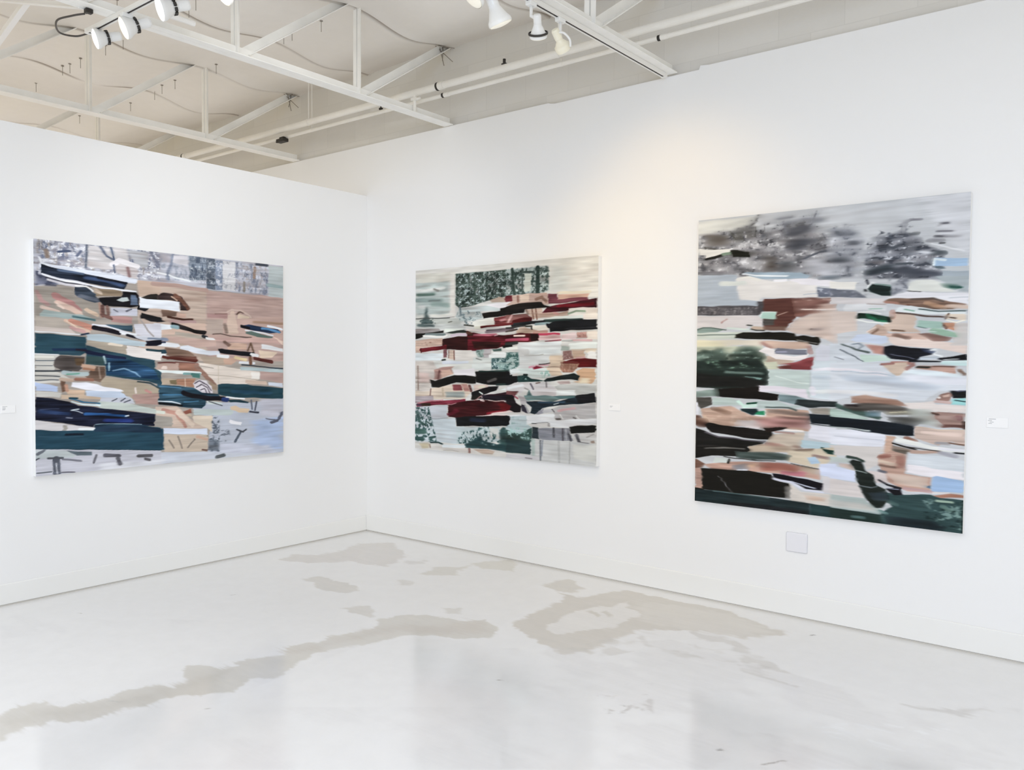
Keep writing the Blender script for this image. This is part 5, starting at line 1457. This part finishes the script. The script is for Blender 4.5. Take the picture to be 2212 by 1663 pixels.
tr_d = truss(-3.1, 'farthest white steel roof truss, mostly hidden behind the left partition', -7.2)
def bridging(a, b, label):
    bm = bmesh.new(); bar(bm, a, b, angle(.036, .005, 1, 1, -.018, -.018))
    return tag(from_bm('bridging_brace', bm, bridging_paint), label, 'brace', 'cross bridging between the trusses')
bridging((.985, -2.95, 3.545), (-1.03, -2.95, 4.14), 'bright white bridging bar rising away from the near truss at upper left')
bridging((-1.0, -2.865, 3.545), (1.0, -2.865, 4.14), 'bright white diagonal bridging bar slanting down into the upper left corner')
# ---------------------------------------------------------------- pipes along the right wall
def pipe(name, r, y, z, label, couplings):
    t = thing(name, label, 'pipe', (0, y, z))
    bm = bmesh.new(); bar(bm, (-9.5, 0, 0), (11.5, 0, 0), circle(r)); from_bm('pipe_run', bm, pipe_paint, t, smooth=False)
    for x in couplings:
        bm = bmesh.new(); bar(bm, (x - .004, 0, 0), (x + .016, 0, 0), circle(r * 1.17)); from_bm('coupling_ring', bm, dark_metal, t)
        bm = bmesh.new(); bar(bm, (x + .016, 0, 0), (x + .07, 0, 0), circle(r * 1.14)); from_bm('coupling_sleeve', bm, pipe_paint, t)
    for x in (-4.2, -.45, 2.35, 4.4):
        bm = bmesh.new(); bar(bm, (x - .012, 0, 0), (x + .012, 0, 0), circle(r * 1.1)); bar(bm, (x, 0, r), (x, 0, CEIL - z - .03), circle(.004, 8)); from_bm('hanger', bm, pipe_paint, t)
    return t
pipe('sprinkler_pipe', .028, -.31, 3.745, 'thicker white pipe running along the wall below the ceiling', [1.18, -2.6])
pipe('conduit_pipe', .016, -.272, 3.682, 'thinner white pipe running just under the thicker pipe', [1.20, 3.12])
bm = bmesh.new(); bar(bm, (0, 0, 0), (0, .0, .035), circle(.011, 10)); box(bm, (-.02, -.012, -.012), (.02, .012, .004), .003)
tag(from_bm('pipe_clamp', bm, dark_metal, None, (1.86, -.31, 3.778)), 'small dark clamp on top of the thicker pipe, near the spot lamps', 'clamp')
bm = bmesh.new(); box(bm, (-.014, -.012, -.002), (.014, .012, .016), .003); bar(bm, (0, 0, .016), (0, 0, .03), circle(.005, 8))
tag(from_bm('pipe_clamp', bm, dark_metal, None, (.48, -.272, 3.70)), 'tiny dark clip on the thinner pipe, left of the middle truss', 'clamp')
bm = bmesh.new(); box(bm, (-.06, -.03, -.016), (.06, .03, .016), .006); box(bm, (-.03, -.015, .016), (.035, .02, .034), .005); box(bm, (-.09, -.008, -.008), (-.06, .008, .008))
tag(from_bm('junction_box', bm, dark_metal, None, (-.86, -.30, 3.645)), 'black electrical fitting on the thin pipe beside the truss behind the partition', 'junction box')
bm = bmesh.new(); bar(bm, (0, 0, -.0775), (0, 0, .05), circle(.014, 12)); box(bm, (-.028, -.02, .01), (.028, .02, .034), .005); bar(bm, (.028, 0, .02), (.06, 0, .02), circle(.009, 10))
tag(from_bm('conduit_fitting', bm, pipe_paint, None, (1.045, -.43, 3.62)), 'white conduit fitting standing on the middle truss under the pipes', 'fitting')
bm = bmesh.new(); bar(bm, (0, -.09, 0), (0, .09, 0), circle(.017, 12)); box(bm, (-.02, -.1, -.022), (.02, -.07, .03), .004); bar(bm, (0, -.085, .03), (0, -.085, .06), circle(.006, 8))
tag(from_bm('beam_fitting', bm, bridging_paint, None, (1.075, -2.42, 3.62)), 'short white fitting lying on the middle truss right of the lit lamps', 'fitting')
# ---------------------------------------------------------------- light tracks
def track(a, b, label, slot_side):
    a, b = Vector(a), Vector(b); t = thing('light_track', label, 'light track', a, 'ceiling light tracks')
    d = b - a; F = frame(d)
    bm = bmesh.new(); bar(bm, (0, 0, 0), d, [(-.018, .024), (-.018, 0), (-.007, 0), (-.007, .012), (.007, .012), (.007, 0), (.018, 0), (.018, .024)]); from_bm('track_rail', bm, track_white, t)
    bm = bmesh.new(); bar(bm, d * .002, d * .998, [(-.0069, .0118), (-.0069, .002), (.0069, .002), (.0069, .0118)]); from_bm('track_slot', bm, slot_dark, t)
    bm = bmesh.new(); bar(bm, d * -.004, d * .004, [(-.02, .025), (-.02, -.002), (.02, -.002), (.02, .025)]); from_bm('end_cap', bm, track_white, t)
    return t
track((.70, -2.79, 3.508), (3.02, -2.79, 3.508), 'white light track crossing under the middle truss at upper left', 1)
track((3.043, -.05, 3.508), (3.043, -2.74, 3.508), 'white light track with dark slot fixed under the truss at upper right', 1)
# camera axes, used to read the pose of each lamp off the photograph (right, down, forward of the camera)
CAM_F, CAM_R, CAM_C = 1780.493, np.array([[0.781028, 0.624452, 0.007422], [0.025899, -0.020514, -0.999454], [-0.623958, 0.780794, -0.032195]]), np.array([5.771, -5.0842, 1.6])
def lamp(lens, aim, r, kind, mount, label, power, lens_mat, light_color, spot=60, body=None):
    """a track spot lamp: lens centre, aim direction, lens radius, and the point of the track it hangs from"""
    lens = Vector(lens); n = Vector(aim).normalized()
    t = thing('track_spot_lamp', label, 'spot lamp', lens, 'white track spot lamps'); body = body or lamp_white
    M = frame(n, (0, 0, 1) if abs(n.z) < .9 else (0, 1, 0)).to_4x4()
    if kind != 'yoke':
        shell = [(r * .98, -.002), (r, -.010), (r * .97, -.022), (r * .80, -r * .62), (r * .58, -r * 1.12), (r * .47, -r * 1.35), (r * .45, -r * 1.55)]
        sock = [(r * .43, -r * 1.5), (r * .45, -r * 1.6), (r * .45, -r * 2.35), (r * .38, -r * 2.5), (r * .2, -r * 2.55)]; ring = (r * .60, -r * 1.20, r * .12) if kind == 'flood' else None
    else:
        shell = [(r * .93, .004), (r, -.012), (r * .99, -.030), (r * .86, -r * .75), (r * .62, -r * 1.12), (r * .46, -r * 1.3), (r * .44, -r * 1.5)]
        sock = [(r * .46, -r * 1.45), (r * .50, -r * 1.6), (r * .50, -r * 2.6), (r * .42, -r * 2.8), (r * .2, -r * 2.85)]; ring = None
    bm = bmesh.new(); lathe(bm, shell, 32, M, caps=False); from_bm('reflector_shell', bm, body, t, smooth=True)
    bm = bmesh.new(); lathe(bm, [(r * .95, -.004), (r * .9, .001), (r * .6, .006), (r * .25, .009), (.002, .010)], 32, M); from_bm('lens', bm, lens_mat, t, smooth=True)
    bm = bmesh.new(); lathe(bm, sock, 24, M); from_bm('socket', bm, body, t, smooth=False)
    if ring:
        bm = bmesh.new()
        for k in range(10):
            an = 2 * math.pi * k / 10
            c = M @ Vector((ring[0] * math.cos(an), ring[0] * math.sin(an), ring[1]))
            rr = Matrix.Translation(c) @ M @ Matrix.Rotation(an, 4, 'Z')
            vs = box(bm, (-.005, -.009, -ring[2]), (.006, .009, ring[2]))
            for v in vs: v.co = rr @ v.co
        from_bm('vent_fins', bm, lamp_fin, t)
    if kind == 'rim':
        bm = bmesh.new(); lathe(bm, [(r * 1.0, -.018), (r * 1.12, -.020), (r * 1.12, -.028), (r * .98, -.030)], 32, M, caps=False); from_bm('rim_ring', bm, lamp_fin, t, smooth=True)
    back = n * (-r * 2.0); top = Vector(mount) - lens
    bm = bmesh.new(); box(bm, (top.x - .017, top.y - .03, top.z - .022), (top.x + .017, top.y + .03, top.z + .001), .003); from_bm('track_adapter', bm, lamp_white, t)
    elbow = Vector((top.x, top.y, max(back.z, min(top.z - .03, back.z + .03))))
    bm = bmesh.new(); tube(bm, [top - Vector((0, 0, .02)), elbow * .5 + top * .5 - Vector((0, 0, .01)), elbow, elbow * .5 + back * .5, back], .009); from_bm('stem', bm, lamp_white, t, smooth=True)
    if kind == 'yoke':
        side = n.cross(Vector((0, 0, 1))); side.normalize()
        p = spline([n * (-r * 2.3) + side * r * .1, n * (-r * 2.1) + side * r * 1.0, n * (-r * 1.1) + side * r * 1.45, n * (-r * .2) + side * r * 1.12])
        bm = bmesh.new(); tube(bm, p, .006); from_bm('yoke_arm', bm, lamp_white, t, smooth=True)
    ld = bpy.data.lights.new('spot_beam', 'SPOT'); ld.energy = power; ld.color = light_color; ld.spot_size = math.radians(spot); ld.spot_blend = .9; ld.shadow_soft_size = .06
    lo = bpy.data.objects.new('spot_beam', ld); COL.objects.link(lo); lo.location = lens + n * .03
    lo.rotation_euler = (-n).to_track_quat('Z', 'Y').to_euler()
    return t
def look(right, down, toward):
    """direction given as seen by the camera: to its right, down, and towards it"""
    return Vector((CAM_R[0] * right + CAM_R[1] * down - CAM_R[2] * toward).tolist())
def at(px, py, axis, value):
    d = np.array([(px - 1106) / CAM_F, (py - 831.5) / CAM_F, 1.]) @ CAM_R
    return (CAM_C + d * (value - CAM_C[axis]) / d[axis]).tolist()
WARM, WHITE = (1.000, 0.642, 0.205), (1., .97, .92)
lamp((0.801, -2.800, 3.451), look(-.80, .32, .48), .058, 'flood', (.80, -2.79, 3.508), 'lit white spot lamp at the left end of the upper left track, leftmost lamp', 2, lens_white, WHITE, 70)
lamp((1.140, -2.800, 3.431), look(-.76, .42, .44), .062, 'flood', (1.16, -2.79, 3.508), 'lit white spot lamp with creamy lens, second from the left', 2, lens_warm, WARM, 70)
lamp((1.534, -2.800, 3.438), look(-.80, .36, .48), .064, 'flood', (1.56, -2.79, 3.508), 'brightest lit white spot lamp at top left, third from the left', 2, lens_white, WHITE, 70)
lamp((2.119, -2.800, 3.357), look(-.62, .62, .30), .06, 'flood', (2.27, -2.79, 3.508), 'spot lamp at the top edge left of centre, only its lens rim in view', 2, lens_warm, WARM, 70)
lamp((3.060, -2.025, 3.351), look(-.55, .75, .15), .058, 'flood', (3.043, -2.08, 3.508), 'partly cut off spot lamp at the top edge, leftmost on the upper right track', 3, lens_dim, WHITE, 70)
lamp((3.090, -1.840, 3.280), look(.37, .88, -.28), .062, 'plain', (3.043, -1.92, 3.508), 'large white cone shaped spot lamp, biggest on the upper right track', 4, lens_dim, WHITE, 75)
lamp((3.060, -1.486, 3.328), look(.08, .78, -.62), .048, 'rim', (3.043, -1.53, 3.508), 'upright white spot lamp with dark rim gap, third on the upper right track', 22.92, lens_dim, (1.000, 0.707, 0.209), 85)
lamp((3.080, -1.276, 3.321), look(.45, .68, -.58), .044, 'yoke', (3.043, -1.26, 3.508), 'cream spot bulb on a curved yoke arm, nearest the wall on its track', 19.02, lens_dim, WARM, 100, lamp_cream)
bm = bmesh.new(); tube(bm, spline([(.690, -2.79, 3.512), (.62, -2.83, 3.50), (.66, -2.94, 3.48), (.80, -3.01, 3.49), (.90, -2.97, 3.505), (.955, -2.925, 3.517)]), .0055)
tag(from_bm('power_cable', bm, cable_dark, smooth=True), 'thin dark looping cable feeding the upper left light track', 'cable')
bm = bmesh.new(); box(bm, (-.016, -.02, -.012), (.016, .02, .012), .004); bar(bm, (-.03, 0, 0), (-.016, 0, 0), circle(.008, 10))
tag(from_bm('cable_plug', bm, dark_metal, None, (1.0, -2.925, 3.519)), 'small dark plug under the middle truss where the loop cable ends', 'plug')
# insulation pins left hanging from the blanket
pin_bm = bmesh.new(); bar(pin_bm, (0, 0, -.085), (0, 0, .03), circle(.0022, 6)); lathe(pin_bm, [(.012, -.002), (.013, 0), (.012, .002)], 12, Matrix.Translation((0, 0, -.003)))
pin = None
for px, py in [(408, 20), (423, 5), (174, 131), (151, 144), (135, 148), (78, 182), (228, 102), (266, 92), (467, 150), (694, 58), (631, 78), (613, 86), (350, 196), (378, 184), (334, 206), (172, 260), (282, 230), (43, 196), (253, 10)]:
    p = at(px, py, 2, CEIL - .05)
    i = int(np.argmin(np.abs(ys - p[1]))); j = int(np.argmin(np.abs(np.array(xs) - p[0])))
    p[2] = float(CZ[i, j])
    if pin is None: o = pin = from_bm('insulation_pin', pin_bm, pin_metal, None, p)
    else: o = pin.copy(); COL.objects.link(o); o.location = p
    tag(o, 'thin wire pin hanging down from the sagging ceiling insulation', 'pin', 'insulation pins under the ceiling')
for x, y, label in ((1.0, -.07, 'tuft of crossing tie wires where the middle truss brace meets the ceiling'), (-1.05, -.07, 'tuft of tie wires where the brace behind the partition meets the ceiling')):
    bm = bmesh.new()
    for dx, dy, dz, ex, ey, ez in ((-.05, -.05, .05, .09, .03, -.10), (.06, -.06, -.11, -.02, .03, .05), (-.02, -.02, .06, .03, -.01, -.13), (.0, -.05, .03, .12, .02, .0), (-.09, -.03, -.02, .05, .03, .06)):
        bar(bm, (dx, dy, dz), (ex, ey, ez), circle(.0035, 6))
    tag(from_bm('tie_wire', bm, pin_metal, None, (x, y, CEIL - .05)), label, 'wire')
# ---------------------------------------------------------------- pictures
DEPTH = .045
def picture(label, strokes, wall, lo, hi, z0, z1, nx, ny, seed, wet):
    w, h = hi - lo, z1 - z0
    c = (lo + hi) / 2
    t = thing('painting', label, 'painting', (0, c, z0) if wall == 'left' else (c, 0, z0), 'large abstract paintings')
    img, relief = paint(w * 1000, h * 1000, nx, ny, strokes, seed, wet, 1.05)
    u = np.linspace(-w / 2, w / 2, nx); z = np.linspace(h, 0, ny); U, Z = np.meshgrid(u, z)
    dep = DEPTH + .0012 * (relief - .4)
    P = np.stack([dep, U, Z], -1) if wall == 'left' else np.stack([U, -dep, Z], -1)
    if wall == 'left': P = P[::-1]; img = img[::-1]
    else: P = P[::-1]; img = img[::-1]
    link('canvas', grid_mesh('canvas', P, img), canvas_paint, t)
    bm = bmesh.new()
    if wall == 'left': box(bm, (.0005, -w / 2, 0), (DEPTH - .0016, w / 2, h), .002)
    else: box(bm, (-w / 2, -DEPTH + .0016, 0), (w / 2, -.0005, h), .002)
    e = from_bm('stretcher', bm, canvas_edge, t); e['label'] = 'white primed canvas edge'
    return t
picture('wide abstract painting with teal bars and reclining figures on the left partition', FIGURES_STROKES, 'left', -2.8527, -0.9467, 0.8121, 2.3467, 620, 500, 100, .5)
picture('squarish abstract painting with dark red and black strokes, nearest the corner', RED_STROKES, 'right', 0.6747, 2.5322, 0.8194, 2.3472, 560, 462, 200, .65)
picture('tallest abstract painting, portrait format, grey trees above and dark green foot', PORTRAIT_STROKES, 'right', 3.3117, 4.9043, 0.6607, 2.5178, 600, 700, 300, 1.7)
# wall labels and blank plate
def card(label, lo, hi, wall, lines):
    c = ((lo[0] + hi[0]) / 2, (lo[1] + hi[1]) / 2); w = hi[0] - lo[0]; h = hi[1] - lo[1]
    t = thing('wall_label', label, 'wall label', (0, c[0], lo[1]) if wall == 'left' else (c[0], 0, lo[1]), 'white title cards')
    def plate(bm, a, b, d0, d1, bev=0.):
        if wall == 'left': box(bm, (d0, a[0], a[1]), (d1, b[0], b[1]), bev)
        else: box(bm, (a[0], -d1, a[1]), (b[0], -d0, b[1]), bev)
    bm = bmesh.new(); plate(bm, (-w / 2, 0), (w / 2, h), .0005, .005, .001); from_bm('card', bm, card_white, t)
    bm = bmesh.new()
    for x0, x1, y, hh in lines: plate(bm, (-w / 2 + x0 * w, y * h), (-w / 2 + x1 * w, y * h + hh), .0049, .0054)
    from_bm('printed_lines', bm, ink_grey, t)
card('small white title card left of the wide painting on the partition', (-3.036, 1.229), (-2.954, 1.280), 'left', [(.08, .42, .78, .003), (.08, .30, .62, .003), (.08, .30, .50, .003), (.08, .26, .38, .003)])
card('small white title card between the red painting and the portrait painting', (2.608, 1.231), (2.706, 1.279), 'right', [(.10, .34, .62, .003), (.10, .26, .48, .003)])
card('small white title card at the far right edge, right of the portrait painting', (4.998, 1.247), (5.100, 1.301), 'right', [(.12, .44, .82, .0035), (.08, .26, .66, .003), (.16, .34, .52, .003), (.10, .26, .38, .003)])
bm = bmesh.new(); box(bm, (-.0655, -.009, 0), (.0655, -.0005, .121), .006)
o = tag(from_bm('blank_wall_plate', bm, plate_white, None, (3.983, 0, .410)), 'blank white outlet cover plate low on the wall under the portrait painting', 'wall plate')
# ---------------------------------------------------------------- light
world = bpy.data.worlds.new('daylight'); scene.world = world; world.use_nodes = True
bg = world.node_tree.nodes['Background']; bg.inputs['Color'].default_value = (1.000, 0.830, 0.446, 1); bg.inputs['Strength'].default_value = 0.896
def area(name, loc, target, sx, sy, power, color):
    ld = bpy.data.lights.new(name, 'AREA'); ld.shape = 'RECTANGLE'; ld.size = sx; ld.size_y = sy; ld.energy = power; ld.color = color
    o = bpy.data.objects.new(name, ld); COL.objects.link(o); o.location = loc
    o.rotation_euler = (Vector(loc) - Vector(target)).to_track_quat('Z', 'Y').to_euler()
    return o
area('storefront_daylight', (9.5, -10.5, 2.2), (2.0, -1.0, 1.4), 5, 3, 292.0, (0.436, 0.636, 1.000))
area('overhead_fill', (6.2, -5.2, 3.45), (6.2, -5.2, 0), 5.5, 5.5, 144.0, (0.833, 0.883, 1.000))  # unseen soft panel, added to brighten the floor and lower walls
area('side_room_fill', (-5, -4, 3.4), (-5, -4, 0), 6, 6, 189.6, (0.842, 0.861, 1.000))  # unseen fill light added over the space behind the partition
area('left_overhead_fill', (1.6, -6.0, 3.45), (1.6, -6.0, 0), 3, 4, 66.0, (0.909, 0.945, 1.000))  # unseen soft panel added to lift the left side
ld = bpy.data.lights.new('partition_spot', 'SPOT'); ld.energy = 122; ld.spot_size = math.radians(75); ld.spot_blend = .9; ld.shadow_soft_size = .06
lo = bpy.data.objects.new('partition_spot', ld); COL.objects.link(lo); lo.location = (3.04, -2.9, 3.4)
lo.rotation_euler = (Vector((3.04, -2.9, 3.4)) - Vector((0, -.85, 1.85))).to_track_quat('Z', 'Y').to_euler()
# ---------------------------------------------------------------- camera
cd = bpy.data.cameras.new('camera'); cam = bpy.data.objects.new('camera', cd); COL.objects.link(cam)
cd.sensor_fit = 'HORIZONTAL'; cd.sensor_width = 36; cd.lens = CAM_F / 2212 * 36; cd.clip_start = .05
R = CAM_R
cam.matrix_world = Matrix(((R[0][0], -R[1][0], -R[2][0], CAM_C[0]), (R[0][1], -R[1][1], -R[2][1], CAM_C[1]), (R[0][2], -R[1][2], -R[2][2], CAM_C[2]), (0, 0, 0, 1)))
scene.camera = cam
vs = scene.view_settings; scene.display_settings.display_device = 'sRGB'
vs.view_transform = 'Standard'; vs.look = 'None'; vs.gamma = 1; vs.use_curve_mapping = False; vs.exposure = -0.12
scene.cycles.max_bounces = 10; scene.cycles.diffuse_bounces = 6
